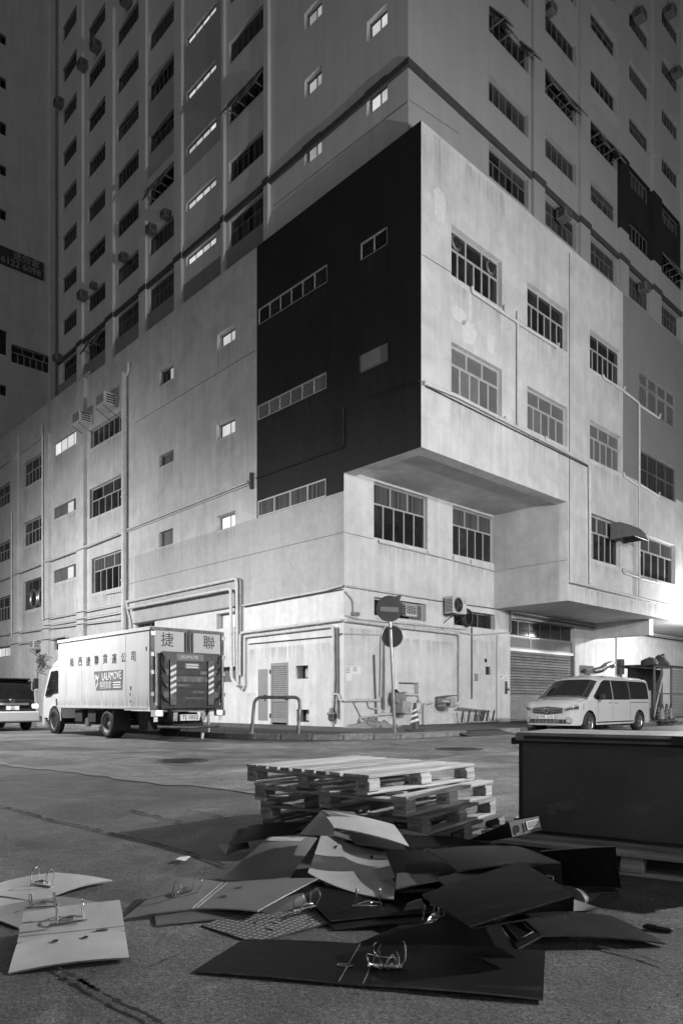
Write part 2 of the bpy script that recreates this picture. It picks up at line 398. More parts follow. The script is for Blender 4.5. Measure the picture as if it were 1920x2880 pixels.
fan_hole = win(LF, (64.7, 124, 1639, 1719.6), [(.4, 3), (.6, 3)], M['frame_dark'], M['glass'], 0.2, fw=0.07, label='window with two round extractor fans')
for px in ((-12, 38, 1379, 1436), (-12, 38, 1536, 1588), (-12, 38, 1686, 1752)):
    win(LF, px, [(.42, 3), (.58, 6)], M['frame'], M['glass'], 0.2, fw=0.07)
win(LF, (-8, 54, 1824, 1851), [(1, 6)], M['frame'], M['lit'], 0.1, fw=0.06, label='bright ground floor window strip')
win(LF, (152, 183, 1797, 1829), [(1, 2)], M['frame_dark'], M['glass'], 0.2)
win(LF, (240, 285, 1774, 1787), [(1, 2)], M['frame_dark'], M['glass'], 0.2)
win(LF, (381, 435, 1757, 1775), [(1, 3)], M['frame_dark'], M['glass'], 0.2)
# --- black face
dz = dict(fw=0.055)
win(LF, (725, 920, 868.6, 916), [(1, 6)], M['frame'], lambda r_, c_: M['glass'], 0.07, **dz)
win(LF, (722.8, 917.8, 1141, 1184), [(1, 6)], M['frame'], lambda r_, c_: M['glass_grey'], 0.07, **dz)
win(LF, (723.2, 916, 1409, 1456), [(1, 4)], M['frame'], M['curtain'], 0.07, **dz)
win(LF, (1012, 1089, 683.6, 734.5), [(1, 2)], M['frame'], M['glass'], 0.07, **dz)
board_hole = LF.hole_px(1009.6, 1090, 998.6, 1052, 0.1)
# --- right face of the overhanging boxes
six = [(.38, 3), (.62, 6)]; five = [(.36, 3), (.64, 5)]
def fan_glass(r_, c_): return M['glass']
def grey_glass(r_, c_): return M['glass_grey']
def curt(r_, c_): return M['curtain'] if r_ == 0 else M['glass']
W_fan = win(BX, (1269, 1411, 630, 772), six, M['frame'], fan_glass, 0.2, fw=0.075, label='dark window with two round fan holes in its top panes')
win(BX, (1269, 1411, 960.5, 1105), five, M['frame'], grey_glass, 0.18, fw=0.09)
win(BX, (1482.4, 1595, 790.6, 917), six, M['frame'], fan_glass, 0.2, fw=0.07)
win(BX, (1482.4, 1595, 1084.5, 1204), five, M['frame'], grey_glass, 0.18, fw=0.08)
win(BX, (1658, 1748, 923.7, 1034), six, M['frame'], fan_glass, 0.2, fw=0.07)
win(BX, (1658, 1748, 1179.5, 1289), five, M['frame'], grey_glass, 0.18, fw=0.08)
awn_hole = win(BX, (1656.6, 1744.5, 1440.6, 1570), five, M['frame'], curt, 0.2, fw=0.07)
win(BX, (1797, 1898.6, 1496, 1617), five, M['frame'], curt, 0.2, fw=0.08)
win(BX, (1797, 1900, 1261, 1364.6), [(.5, 4), (.5, 4)], M['frame_dark'], lambda r_, c_: M['curtain_dark'], 0.12, fw=0.06)
louvre_hole = BX.hole_px(1797, 1900, 1036, 1139.6, 0.14)
# --- recessed right face
win(RF, (1050.9, 1201.7, 1352.7, 1512), [(.36, 3), (.64, 5)], M['frame'], curt, 0.18, fw=0.06)
win(RF, (1272.7, 1388.7, 1420.5, 1559), [(.36, 3), (.64, 5)], M['frame'], curt, 0.18, fw=0.06)
low1 = win(RF, (1052, 1198, 1678.5, 1732), [(1, 4)], M['frame'], lambda r_, c_: M['glass_grey'] if c_ == 3 else M['glass'], 0.22, fw=0.06)
win(RF, (1276, 1392, 1713, 1757.6), [(1, 3)], M['frame_dark'], M['glass'], 0.25, fw=0.05)
meter_hole = RF.hole_px(1121, 1176, 1919, 1955, 0.25)
gate_hole = (RF.px(1434, 1900)[0], RF.px(1617, 1900)[0], 0.15, RF.px(1438, 1738)[1], 0.3); RF.holes.append(gate_hole)
grille_hole = RF.hole_px(1628, 1669, 1871, 1894, 0.1)
hatch_holes = [LF.hole_px(832, 866, 1873, 1910, 0.35), LF.hole_px(833, 868.6, 1996, 2031, 0.35)]
door_holes = [LF.hole_px(725.5, 753, 1884, 2027, 0.05), LF.hole_px(762, 810.6, 1866, 2038, 0.05)]
switch_hole = RF.hole_px(1364.6, 1379, 1875, 1898, 0.12)
# --- tower
ST = 2.465
def tower_glass(ci, k):
    r_ = random.Random(ci * 31 + k * 7).random(); base = M['glass_tower'] if r_ < .55 else M['curtain_dark'] if r_ < .85 else M['glass_dull']
    odd = random.Random(ci * 17 + k * 5); pick = [odd.random() for _ in range(12)]
    return lambda a, c: base if pick[(a * 6 + c) % 12] < .75 else M['curtain_dark'] if base is M['glass_tower'] else M['glass_tower']
def rows_of(k): return 20.93 + ST * k
COLS_L = [(22.27, 24.31), (18.49, 20.84), (14.99, 17.36), (11.59, 13.96), (4.81, 7.23)]
for ci, (a, b) in enumerate(COLS_L):
    for k in range(-1 if ci < 2 else 0, 9 if ci < 2 else (8 if ci == 2 else (6 if ci == 3 else 5))):
        t = rows_of(k); h = TL.hole(a, b, t - (1.16 if k == 0 else 0.93), t, 0.16)
        jobs.append((TL, h, [(.36, 3), (.64, 6)] if k == 0 else [(1, 6)] if (ci + k) % 3 else [(.32, 3), (.68, 5)], M['frame_dark'], tower_glass(ci, k), dict(fw=0.05, split=(ci == 4 and k < 2))))
for k in range(0, 7):
    t = rows_of(k); h = TL.hole(8.19, 10.57, t - 0.42, t, 0.16)
    jobs.append((TL, h, [(1, 4)], M['frame_dark'], M['lit_tower'], dict(fw=0.05)))
for (a, b), off in (((1.5, 2.31), 0), ((-1.68, -.89), -.08)):
    for k in range(0, 4):
        zb = 20.65 + off + ST * k; h = TL.hole(a - 0.04, b + 0.1, zb - 0.06, zb + 0.62, 0.24)
        jobs.append((TL, h, [(1, 2)], M['frame_dark'], M['lit_dim'] if off == 0 else M['lit'], dict(fw=0.05)))
COLS_R = [(4.64, 7.21), (8.26, 10.84), (11.88, 14.46), (15.51, 17.94), (19.04, 21.49)]
for ci, (a, b) in enumerate(COLS_R):
    for k in range(0, 4 + ci if ci < 4 else 7):
        t = rows_of(k); h = TR.hole(a, b, t - (1.16 if k == 0 else 0.93), t, 0.2)
        jobs.append((TR, h, [(.34, 3), (.66, 6)] if k == 0 else [(1, 6)] if (ci + k) % 3 else [(.32, 3), (.68, 5)], M['frame_dark'], tower_glass(ci + 1, k), dict(fw=0.055, split=(ci < 2 and k < 2))))
# --- wall sheets
vd = LF.px(722, 1000)[0]                       # left edge of the black paint
zd = LF.px(840, 1425)[1]
zg0, zg1 = LF.px(378, 1757)[1], LF.px(378.5, 1564)[1]
vg = LF.px(378.5, 1600)[0]
LM = [M['pale'], M['white_low'], M['black'], M['greyzone'], M['white'], M['plaster']]
mb = MB()
vs_ = LF.px(249, 1500)[0]
wall(mb, 'u', 0.0, 0.0, vs_, 0.0, ZR, LF.holes, [(-9, vg, -1, zg0, 1), (-9, vg, zg0, zg1, 3), (-9, vd, zg1 + 0.0, ZR + 1, 2)], 0)
wall(mb, 'u', 0.0, vs_, VEND, 0.0, 18.95, LF.holes, [], 0)
mb.quad((0, 0, ZR), (0, vs_, ZR), (0.3, vs_, ZR), (0.3, 0, ZR), 0)
mb.quad((0, vs_, ZR), (0, vs_, 18.95), (0.3, vs_, 18.95), (0.3, vs_, ZR), 0)
mb.quad((0, vs_, 18.95), (0, VEND, 18.95), (3.3, VEND, 18.95), (3.3, vs_, 18.95), 0)
mb.build('left_wall', LM, B)
mb = MB()
wall(mb, 'u', 0.0, -3.4, 0.0, ZS, ZR, LF.holes, [], 2)
mb.build('overhang_side_wall', LM, B)
mb = MB()
wall(mb, 'v', -3.4, 0.0, UB, ZS, ZR, BX.holes, [], 4)
zp = BX.px(1751, 1332)[1]
wall(mb, 'v', -3.4, UB, UEND, ZB, ZR, BX.holes, [(UE, UEND + 1, zp, ZR + 1, 6)], 4)
mb.quad((0, -3.4, ZR), (UEND, -3.4, ZR), (UEND, -2.61, ZR), (0, -2.61, ZR), 4)
mb.build('overhang_front_wall', LM + [M['tower_dark']], B)
mb = MB()                                       # soffits, the return wall of the lower box, a deep beam below it
mb.quad((0, -3.4, ZS), (UB, -3.4, ZS), (UB, -2.9, ZS), (0, -2.9, ZS), 4)
mb.quad((0, -2.9, ZS), (0.5, -2.9, ZS), (0.5, 0, ZS), (0, 0, ZS), 4)
mb.quad((0.5, -2.9, ZS + 0.12), (UB, -2.9, ZS + 0.12), (UB, 0, ZS + 0.12), (0.5, 0, ZS + 0.12), 0)
mb.quad((0.5, -2.9, ZS), (UB, -2.9, ZS), (UB, -2.9, ZS + 0.12), (0.5, -2.9, ZS + 0.12), 4)
mb.quad((0.5, -2.9, ZS), (0.5, 0, ZS), (0.5, 0, ZS + 0.12), (0.5, -2.9, ZS + 0.12), 4)
mb.build('soffit', LM, B)
mb = MB()
mb.quad((UB, -3.4, ZB), (UB, 0, ZB), (UB, 0, ZS + 0.12), (UB, -3.4, ZS + 0.12), 4)
mb.quad((UB, -3.4, ZB), (UEND, -3.4, ZB), (UEND, -3.0, ZB), (UB, -3.0, ZB), 4)
mb.quad((UB, -3.0, ZB + .006), (UEND, -3.0, ZB + .006), (UEND, 0, ZB + .006), (UB, 0, ZB + .006), 4)
mb.span((17.2, -2.9, ZB - 0.75), (17.6, 0, ZB), 4)
mb.build('lower_box_return', LM, B)
mb = MB()
wall(mb, 'v', 0.0, 0.0, 38.0, 0.0, ZS + .12, RF.holes, [], 1)
mb.build('recessed_wall', LM, B)
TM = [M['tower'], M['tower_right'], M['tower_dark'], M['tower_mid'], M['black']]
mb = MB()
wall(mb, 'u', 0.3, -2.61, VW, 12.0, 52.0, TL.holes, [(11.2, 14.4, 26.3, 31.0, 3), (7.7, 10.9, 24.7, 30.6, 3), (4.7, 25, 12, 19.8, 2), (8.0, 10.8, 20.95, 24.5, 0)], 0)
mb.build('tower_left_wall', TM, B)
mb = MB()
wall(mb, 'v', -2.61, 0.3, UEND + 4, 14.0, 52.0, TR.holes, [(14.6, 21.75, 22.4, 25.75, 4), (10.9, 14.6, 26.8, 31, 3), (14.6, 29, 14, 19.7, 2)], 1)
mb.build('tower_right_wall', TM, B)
for side, h, rows, frame, panes, k in jobs: side.window(h, rows, frame, panes, B, **k)
# --- infill board, louvre panel, hatches, doors, meter niche
q = MB(); LF.box(q, board_hole[0], board_hole[1], board_hole[2], board_hole[3], 0.06, 0.09); q.build('infill_board', M['board'], B)
def louvre(side, h, n, m, name, lab=None, depth=0.05, frame=True, back=True):
    q = MB(); a0, a1, z0, z1, d = h
    if frame:
        for (x0, x1, y0, y1) in ((a0, a0 + .06, z0, z1), (a1 - .06, a1, z0, z1), (a0 + .06, a1 - .06, z1 - .06, z1), (a0 + .06, a1 - .06, z0, z0 + .06)): side.box(q, x0 + .003, x1 - .003, y0 + .003, y1 - .003, d - 0.07, d - 0.005)
    o = q.build(name, m, B)
    s_ = MB()
    for i in range(n):
        zc = z0 + .06 + (z1 - z0 - .12) * (i + .5) / n; t = (z1 - z0) / n * 0.42
        P0 = [side.P(a0 + .06, zc - t, d - .055), side.P(a1 - .06, zc - t, d - .055), side.P(a1 - .06, zc + t, d - .015), side.P(a0 + .06, zc + t, d - .015)]
        P1 = [tuple(Vector(p) + UP * .012) for p in P0]
        s_.add(P0 + P1, [(0, 1, 2, 3), (4, 5, 6, 7), (0, 1, 5, 4), (2, 3, 7, 6)])
    so_ = s_.build('louvre_blades', m, o); so_['kind'] = 'stuff'
    if back:
        k_ = MB(); side.box(k_, a0 + .01, a1 - .01, z0 + .01, z1 - .01, d - .006, d - .002); k_.build('backing', M['hole'], o)
    if lab: o['label'] = lab
    return o
lo = louvre(BX, louvre_hole, 15, M['door_grey'], 'louvre_panel', 'wide grey louvre panel in the dark painted wall')
q = MB()
for i in (1, 2, 3):
    a = louvre_hole[0] + (louvre_hole[1] - louvre_hole[0]) * i / 4; BX.box(q, a - .04, a + .04, louvre_hole[2] + .07, louvre_hole[3] - .07, 0.05, 0.13)
zc = louvre_hole[2] + (louvre_hole[3] - louvre_hole[2]) * .62; BX.box(q, louvre_hole[0] + .07, louvre_hole[1] - .07, zc - .04, zc + .04, 0.045, 0.12)
q.build('mullion_grid', M['door_grey'], lo)
for h in hatch_holes:
    louvre(LF, (h[0], h[0] + .5, h[2], h[3], .3), 8, M['pipe'], 'vent_opening', frame=False, back=False)
    q = MB(); LF.box(q, h[0] + .002, h[1] - .002, h[2] + .002, h[3] - .002, .34, .348); q.build('vent_backing', M['hole'], B)
h = door_holes[0]; q = MB()
LF.box(q, h[0] + .004, h[1] - .004, h[2] + .004, h[3] - .004, 0.015, 0.045); d1 = q.build('door', M['door_grey'], B); d1['label'] = 'narrow plain grey service door'
q = MB(); LF.box(q, h[0] + .12, h[0] + .22, h[2] + .93, h[2] + .99, -.03, .012); q.tube([LF.P(h[0] + .17, h[2] + .9, -.02), LF.P(h[0] + .17, h[2] + .76, -.03)], .02, 6); q.build('handle', M['dark_metal'], d1)
h = door_holes[1]; q = MB()
a0, a1, z0, z1, _ = h
for (x0, x1, y0, y1) in ((a0, a0 + .07, z0, z1), (a1 - .09, a1, z0, z1), (a0 + .07, a1 - .09, z1 - .13, z1), (a0 + .07, a1 - .09, z0 + .84, z0 + 1.08), (a0 + .07, a1 - .09, z0 + .08, z0 + .2)): LF.box(q, x0 + .003, x1 - .003, y0 + .003, y1 - .003, -0.02, 0.04)
d2 = q.build('door', M['door_grey'], B); d2['label'] = 'taller grey door with louvred upper and lower panels'
for (za, zb, n) in ((z0 + 1.08, z1 - .13, 14), (z0 + .2, z0 + .84, 10)):
    for i in range(n):
        zc = za + (zb - za) * (i + .5) / n; t = (zb - za) / n * .5; sl = MB()
        P0 = [LF.P(a0 + .07, zc - t, -.012), LF.P(a1 - .09, zc - t, -.012), LF.P(a1 - .09, zc + t * .5, .024), LF.P(a0 + .07, zc + t * .5, .024)]
        sl.add(P0 + [tuple(Vector(p) + UP * .014) for p in P0], [(0, 1, 2, 3), (4, 5, 6, 7), (0, 1, 5, 4), (2, 3, 7, 6)])
        sl.build('slat', M['door_grey'], d2)
q = MB(); LF.box(q, a0 + .07, a1 - .09, z0 + .2, z1 - .13, .041, .047); q.build('door_backing', M['hole'], d2)
q = MB(); LF.box(q, a0 + .02, a0 + .12, z0 + .92, z0 + 1.0, -.06, -.021); q.tube([LF.P(a0 + .07, z0 + .96, -.05), LF.P(a0 - .02, z0 + 1.02, -.07)], .03, 6); q.build('padlock', M['dark_metal'], d2)
for zc in (z0 + .33, z1 - .32):
    q = MB(); LF.box(q, a1 - .02, a1 + .05, zc - .08, zc + .08, -.045, -.021); q.build('hinge', M['dark_metal'], d2)
q = MB(); LF.box(q, a0, a1, z0 - .06, z0 - .003, -.1, .03); q.build('door_step', M['greyzone'], d2)
q = MB(); RF.box(q, meter_hole[0] + .003, meter_hole[1] - .003, meter_hole[2] + .003, meter_hole[3] - .003, .2, .24); q.build('niche_board', M['white_low'], B)
q = MB(); RF.box(q, switch_hole[0] + .003, switch_hole[1] - .003, switch_hole[2] + .003, switch_hole[3] - .003, .08, .11); q.build('meter_box', M['dark_metal'], B)
louvre(RF, grille_hole, 6, M['metal'], 'vent_grille')
# --- roller gate
a0, a1, z0, z1, d = gate_hole
zt1 = RF.px(1438, 1788)[1]; zt2 = RF.px(1438, 1826)[1]
gate = MB(); n = 30
zs = zt2 - .05
pr = []
for i in range(n * 2 + 1):
    zc = z0 + .02 + (zs - z0 - .02) * i / (2 * n); pr.append((zc, .14 + (.07 if i % 2 else 0)))
for i in range(len(pr) - 1):
    gate.quad(RF.P(a0 + .06, *pr[i]), RF.P(a1 - .06, *pr[i]), RF.P(a1 - .06, *pr[i + 1]), RF.P(a0 + .06, *pr[i + 1]))
g = gate.build('roller_shutter', M['shutter'], B); g['label'] = 'closed corrugated roller shutter with rows of holes across its upper part'
hl = MB()
for r_ in range(15):
    zc = zs - .12 - r_ * (zs - z0) * 2 / (2 * n) * 1.0 - r_ * 0.022
    for c_ in range(34):
        a = a0 + .22 + (a1 - a0 - .44) * (c_ + (.5 if r_ % 2 else 0)) / 34; w_ = .05
        RF.box(hl, a - w_, a + w_, zc - .016, zc + .016, .13, .137)
ho = hl.build('ventilation_holes', M['hole'], g); ho['kind'] = 'stuff'
for x in (a0 + .003, a1 - .058):
    q = MB(); RF.box(q, x, x + .055, z0, zt2, .06, .14); q.build('guide_rail', M['metal'], g)
q = MB(); RF.box(q, a0 + .003, a1 - .003, zt2 - .06, zt2 + .06, .07, .2); q.build('lintel_bar', M['frame'], g)
w3 = (a1 - a0) / 3
for i in range(3):
    louvre(RF, (a0 + w3 * i + .004, a0 + w3 * (i + 1) - .004, zt2 + .07, zt1 - .01, .22), 6, M['door_grey'], 'louvre_panel')
q = MB(); RF.box(q, a0 + .003, a1 - .003, zt1 - .01, zt1 + .03, .1, .22); q.build('transom', M['frame'], B)
RF.window((a0 + .01, a1 - .01, zt1 + .034, z1 - .004, .28), [(1, 6)], M['frame_dark'], M['glass'], B, fw=.06)
# small metal door left of the gate
da0, da1 = RF.px(1396, 1900)[0], RF.px(1429, 1900)[0]
q = MB(); RF.box(q, da0, da1, .2, 3.9, -.03, -.002); dd = q.build('door', M['white_low'], B); dd['label'] = 'flush white metal door beside the roller shutter'
q = MB(); RF.box(q, da1 - .3, da1 - .16, 1.35, 1.9, -.06, -.031); RF.box(q, da1 - .28, da1 - .05, 1.5, 1.58, -.1, -.061); q.build('handle', M['dark_metal'], dd)
for (x, y, w_, h_) in ((1407, 1904, .34, .2), (1421, 1908, .24, .26)):
    a, z = RF.px(x, y); q = MB(); RF.box(q, a - w_ / 2, a + w_ / 2, z - h_ / 2, z + h_ / 2, -.04, -.0305); q.build('notice_plate', M['paper'], dd)
    t = MB()
    for k in range(3): RF.box(t, a - w_ * .35, a + w_ * (.35 - .1 * k), z + h_ * (.22 - .22 * k) - .012, z + h_ * (.22 - .22 * k) + .012, -.043, -.0405)
    t.build('notice_lines', M['print_grey'], dd)
# --- dark band round the tower with hoods over its window heads, pilasters
BZ0, BZ1 = 20.98, 21.2
q = MB(); q.span((0.2, -2.71, BZ0), (0.298, VW, BZ1)); q.build('dark_band', M['band'], B)
q = MB(); q.span((0.298, -2.71, BZ0), (UEND + 4, -2.612, BZ1)); q.build('dark_band', M['band'], B)
for (a, b) in [(1.44, 2.43), (-1.74, -.77)]:
    q = MB(); q.span((0.2, a, 20.7 + .56), (0.298, b, BZ1)); q.build('dark_band', M['band'], B)
for (a, b) in ((25.05, 26.6), (21.33, 22.0), (17.54, 18.39), (14.08, 14.74), (10.78, 11.4), (7.43, 7.61), (4.42, 4.7)):
    if b > VW: continue
    q = MB(); wd = .14; q.span((0.3 - wd, a, 18.8), (0.299, b, 50)); q.build('pilaster', M['tower'], B)
    q = MB(); q.span((0.3 - wd - .03, a - .05, BZ0 - .02), (0.3 - wd - .002, b + .05, BZ1 + .02)); q.build('dark_band', M['band'], B)
for (a, b) in ((7.36, 8.17), (10.95, 11.78), (14.56, 15.4), (18.05, 18.95), (21.6, 22.4)):
    q = MB(); q.span((a, -2.75, 18.8), (b, -2.611, 50)); q.build('pilaster', M['tower_right'], B)
    q = MB(); q.span((a - .04, -2.79, BZ0 - .02), (b + .04, -2.752, BZ1 + .02)); q.build('dark_band', M['band'], B)
for (a, b) in ((14.58, 15.38), (18.07, 18.93)):
    q = MB(); q.span((a - .06, -2.762, 22.4), (b + .04, -2.6125, 25.75)); q.build('painted_pilaster_face', M['black'], B)
for x0, x1 in ((38, 58), (126, 145), (224, 245)):
    a, b = LF.px(x0, 1500)[0], LF.px(x1, 1500)[0]
    q = MB(); q.span((-.2, b, .15), (-.001, a, 18.6)); q.build('pilaster', M['pale'], B)
# --- open sashes that stand out from some windows
def sash(side, a, z1, w, h, out, m=M['frame_dark']):
    q = MB(); e = .03
    T0, T1 = Vector(side.P(a, z1, -.02)), Vector(side.P(a + w, z1, -.02)); L0, L1 = Vector(side.P(a, z1 - h, -out)), Vector(side.P(a + w, z1 - h, -out))
    for p0, p1 in ((T0, T1), (L0, L1), (T0, L0), (T1, L1), (L0, Vector(side.P(a, z1 - h, .02)))): q.tube([p0, p1], e, 4)
    q.build('open_sash', m, B)
    q = MB(); q.add([T0, T1, L1, L0], [(0, 1, 2, 3)]); q.build('sash_glass', M['glass_tower'], B)
for side, a, b, k in ((TL, 4.81, 7.23, 2), (TL, 11.59, 13.96, 2), (TR, 4.64, 7.21, 2), (TR, 8.26, 10.84, 2), (TR, 11.88, 14.46, 2), (TR, 19.04, 21.49, 1), (TL, 18.49, 20.84, 0)):
    for i in range(4):
        w = (b - a) / 4
        if random.random() < .85: sash(side, a + w * i + .06, rows_of(k) - .05, w - .12, .8, .35 + .3 * random.random())
# --- fan discs in window W_fan and in the extractor window
for fr in (.16, .84):
    a = W_fan[0] + (W_fan[1] - W_fan[0]) * fr; z = W_fan[3] - (W_fan[3] - W_fan[2]) * .2; q = MB()
    q.lathe([(.22, .0), (.27, -.03), (.2, -.05), (.17, 0)], BX.P(a, z, .13), (0, -1, 0), 18); f_ = q.build('fan_ring', M['pipe_dark'], B)
    q = MB(); q.disc(BX.P(a, z, .12), (0, -1, 0), .16, 16); q.build('fan_opening', M['hole'], f_)
for fr in (.15, .52):
    a = fan_hole[0] + (fan_hole[1] - fan_hole[0]) * fr; z = fan_hole[2] + (fan_hole[3] - fan_hole[2]) * .34; q = MB()
    q.lathe([(.62, 0), (.62, .14), (.52, .14), (.5, 0)], LF.P(a, z, .14), (-1, 0, 0), 20); f_ = q.build('extractor_fan', M['metal'], B)
    q = MB(); q.disc(LF.P(a, z, .1), (-1, 0, 0), .5, 18); q.build('fan_opening', M['hole'], f_)
a0, a1, z0, z1, d = LF.holes[[i for i, h in enumerate(LF.holes) if h is fan_hole][0]]
# ---------------------------------------------------------------- pipes, all parts of the building
def pipe(side, pts, r, m='pipe', off=None, n=8, clips=0, name='pipe'):
    if side is LF and name == 'pipe': r *= .8
    o_ = -(off if off is not None else r + .02); P_ = []
    for p in pts:
        a, z = side.px(*p[:2]); P_.append(Vector(side.P(a, z, o_)))
    out = [P_[0]]
    for i in range(1, len(P_) - 1):            # rounded elbows
        p0, p1, p2 = P_[i - 1], P_[i], P_[i + 1]; rr = min(r * 3, (p1 - p0).length * .4, (p2 - p1).length * .4)
        A_, B_ = p1 + (p0 - p1).normalized() * rr, p1 + (p2 - p1).normalized() * rr
        for t in (0, .25, .5, .75, 1): out.append(A_ * (1 - t) ** 2 + p1 * 2 * t * (1 - t) + B_ * t * t)
    out.append(P_[-1]); q = MB(); q.tube(out, r, n)
    o = q.build(name, M[m], B)
    if clips:
        c = MB()
        for i in range(len(P_) - 1):
            L_ = (P_[i + 1] - P_[i]).length; k = int(L_ / clips)
            for j in range(1, k + 1):
                p = P_[i].lerp(P_[i + 1], j / (k + 1)); t = (P_[i + 1] - P_[i]).normalized()
                c.tube([p - t * .03, p + t * .03], r * 1.3, 8)
        if c.v: c.build('pipe_clip', M['pipe'], o)['kind'] = 'stuff'
    return o
pipe(LF, [(357, 1052), (357, 1300), (357, 1500), (356, 1900)], .17, 'pale' if False else 'pipe', n=14, clips=3.5)
pipe(LF, [(366, 1022), (366, 1045), (358, 1062)], .1, n=8)
pipe(LF, [(352.7, 1493), (700, 1356)], .055, clips=2); pipe(LF, [(352.7, 1499), (703, 1362)], .04)
q = MB(); a, z = LF.px(712, 1350); LF.box(q, a - .06, a + .06, z - .36, z + .26, -.14, -.01); q.build('junction_box', M['dark_metal'], B)
pipe(LF, [(712, 1338), (703, 1335), (703, 1350)], .03)
pipe(LF, [(722, 1346), (965, 1259)], .03, 'black'); pipe(LF, [(968, 1257), (968, 1150)], .04, 'black')
pipe(LF, [(1066, 1115), (1182, 1073)], .04, 'black')
pipe(LF, [(360, 1694), (671, 1627), (673.6, 1925), (683, 1933)], .085, 'pipe', clips=2.2)
pipe(LF, [(370.5, 1713), (663, 1657), (665, 1910), (683, 1930)], .085, 'pipe', off=.24, clips=2.2)
pipe(LF, [(674, 1628), (682, 1632), (682, 1895)], .05, 'pipe_dark')
pipe(LF, [(360, 1690), (362, 1716), (370, 1745), (372, 1765)], .07)
pipe(LF, [(685, 1704), (919, 1661), (964, 1648)], .05, 'pipe', clips=1.5); pipe(LF, [(378, 1755), (661, 1707)], .04, 'pipe_dark')
pipe(LF, [(690, 1708), (964, 1658)], .022, 'cable')
pipe(LF, [(680, 1900), (680, 1781), (963, 1744)], .075, 'pipe', clips=1.4)
pipe(LF, [(685, 1942), (692, 1930), (692, 1792), (941.5, 1762), (943, 1900), (936, 2042)], .065, 'pipe', clips=1.6)
pipe(LF, [(700, 1812), (940, 1790), (964, 1782)], .022, 'cable')
pipe(LF, [(951, 1765), (953, 2020)], .05, 'pipe_dark', off=.05)
pipe(LF, [(941, 1953), (956, 1953), (958, 1970), (966, 1971)], .045)
q = MB(); a, z = LF.px(938, 2012); q.lathe([(.07, -.2), (.12, -.15), (.12, .0), (.16, .02), (.16, .07), (.09, .12), (.07, .25)], LF.P(a, z, -.1), (0, 0, 1), 12); q.build('valve', M['pipe_dark'], B)
# pipes of the far left bays
pipe(LF, [(-30, 1338.7), (112, 1237), (121, 1214)], .06); pipe(LF, [(133, 1200), (134, 1745)], .07, off=.3); pipe(LF, [(46, 1440), (46, 1790)], .05, off=.3)
pipe(LF, [(-30, 1649), (129, 1586), (245, 1543), (346, 1503)], .06, off=.28); pipe(LF, [(134, 1760), (346, 1722)], .045, off=.28); pipe(LF, [(-30, 1792), (134, 1768), (355, 1740)], .05, off=.28)
pipe(LF, [(-30, 1822), (196, 1790)], .05, off=.28); pipe(LF, [(134, 1742), (345, 1700)], .045, off=.28); pipe(LF, [(300, 1671), (345, 1663)], .06)
# right face pipes
pipe(RF, [(967, 1648), (1225, 1688)], .04, 'pipe', clips=1.4); pipe(RF, [(968, 1663), (990, 1690), (991, 1724)], .035)
q = MB(); a, z = RF.px(993, 1727); RF.box(q, a - .12, a + .2, z - .06, z + .06, -.12, -.005); q.build('wall_tap', M['metal'], B)
pipe(RF, [(967, 1730), (1010, 1742), (1310, 1771)], .028)
pipe(RF, [(967, 1745), (1087, 1760), (1287, 1783), (1287, 1980), (1266, 1982)], .07, 'pipe', clips=1.6)
pipe(RF, [(1080, 1761), (1069, 1790), (1066.5, 1961)], .04); pipe(RF, [(1072, 1800), (1072, 1995)], .035, 'pipe_dark'); pipe(RF, [(1086, 1762), (1078.5, 1790), (1079, 2005)], .045)
pipe(RF, [(967, 1782), (1064, 1786)], .02); pipe(RF, [(966, 1970.5), (1064, 1970)], .05, clips=.8); pipe(RF, [(1048.6, 1842), (1056, 2036)], .035, 'pipe_dark')
pipe(RF, [(1031, 1972), (1033, 1990), (1060, 1995)], .035); pipe(RF, [(990, 1973), (1012, 2018)], .012, 'cable')
pipe(RF, [(1008, 2030), (1010, 2019), (1060, 2011), (1180, 2002)], .05); pipe(RF, [(1016, 2021), (1070, 2012), (1076, 1998)], .04)
pipe(RF, [(1105, 1954), (1173.6, 1955), (1173.6, 1978)], .04); pipe(RF, [(1211, 1976), (1188, 1979), (1188, 2040)], .06)
pipe(RF, [(1323.6, 1765), (1323.6, 1966)], .035, 'pipe_dark'); pipe(RF, [(1240, 1770), (1330, 1786), (1432, 1779)], .03, 'pipe')
pipe(RF, [(1431, 1716), (1431, 1780)], .05, 'pipe_dark'); pipe(RF, [(966, 1647), (1225, 1690), (1430, 1718)], .022, 'pipe_dark')
for k, (ya, yb) in enumerate(((1716, 1792), (1722, 1800), (1728, 1806))):
    pipe(RF, [(1436, ya), (1700, (ya + yb) / 2 + 6), (1930, yb)], .028, ('pipe_dark', 'pipe', 'cable')[k], off=.06 + .05 * k)
pipe(RF, [(1730, 1770), (1730, 1900)], .03, 'pipe_dark')
# box face pipes
pipe(BX, [(1186, 1078), (1280, 1116), (1652, 1307), (1654, 1642)], .06, 'pipe', clips=2.2); pipe(BX, [(1194, 1087), (1650, 1313)], .022, 'cable')
pipe(BX, [(1748, 1100), (1793, 1135), (1793, 1330), (1793, 1680)], .05, 'pipe', clips=2.5)
pipe(BX, [(1451, 878), (1451, 1204)], .05, 'pipe', clips=1.6)
pipe(BX, [(1322, 808), (1324, 823), (1450, 908), (1563, 979), (1565, 968)], .055, 'pipe'); pipe(BX, [(1414, 860), (1414, 884)], .05)
pipe(BX, [(1691, 1055), (1693, 1064), (1750, 1100), (1752, 1090)], .05); pipe(BX, [(1749, 1330), (1751, 1340), (1790, 1365)], .05)
pipe(BX, [(1270, 1106), (1270, 1116)], .04); pipe(BX, [(1417, 1172), (1417, 1186)], .04); pipe(BX, [(1531, 1228), (1531, 1246)], .04)
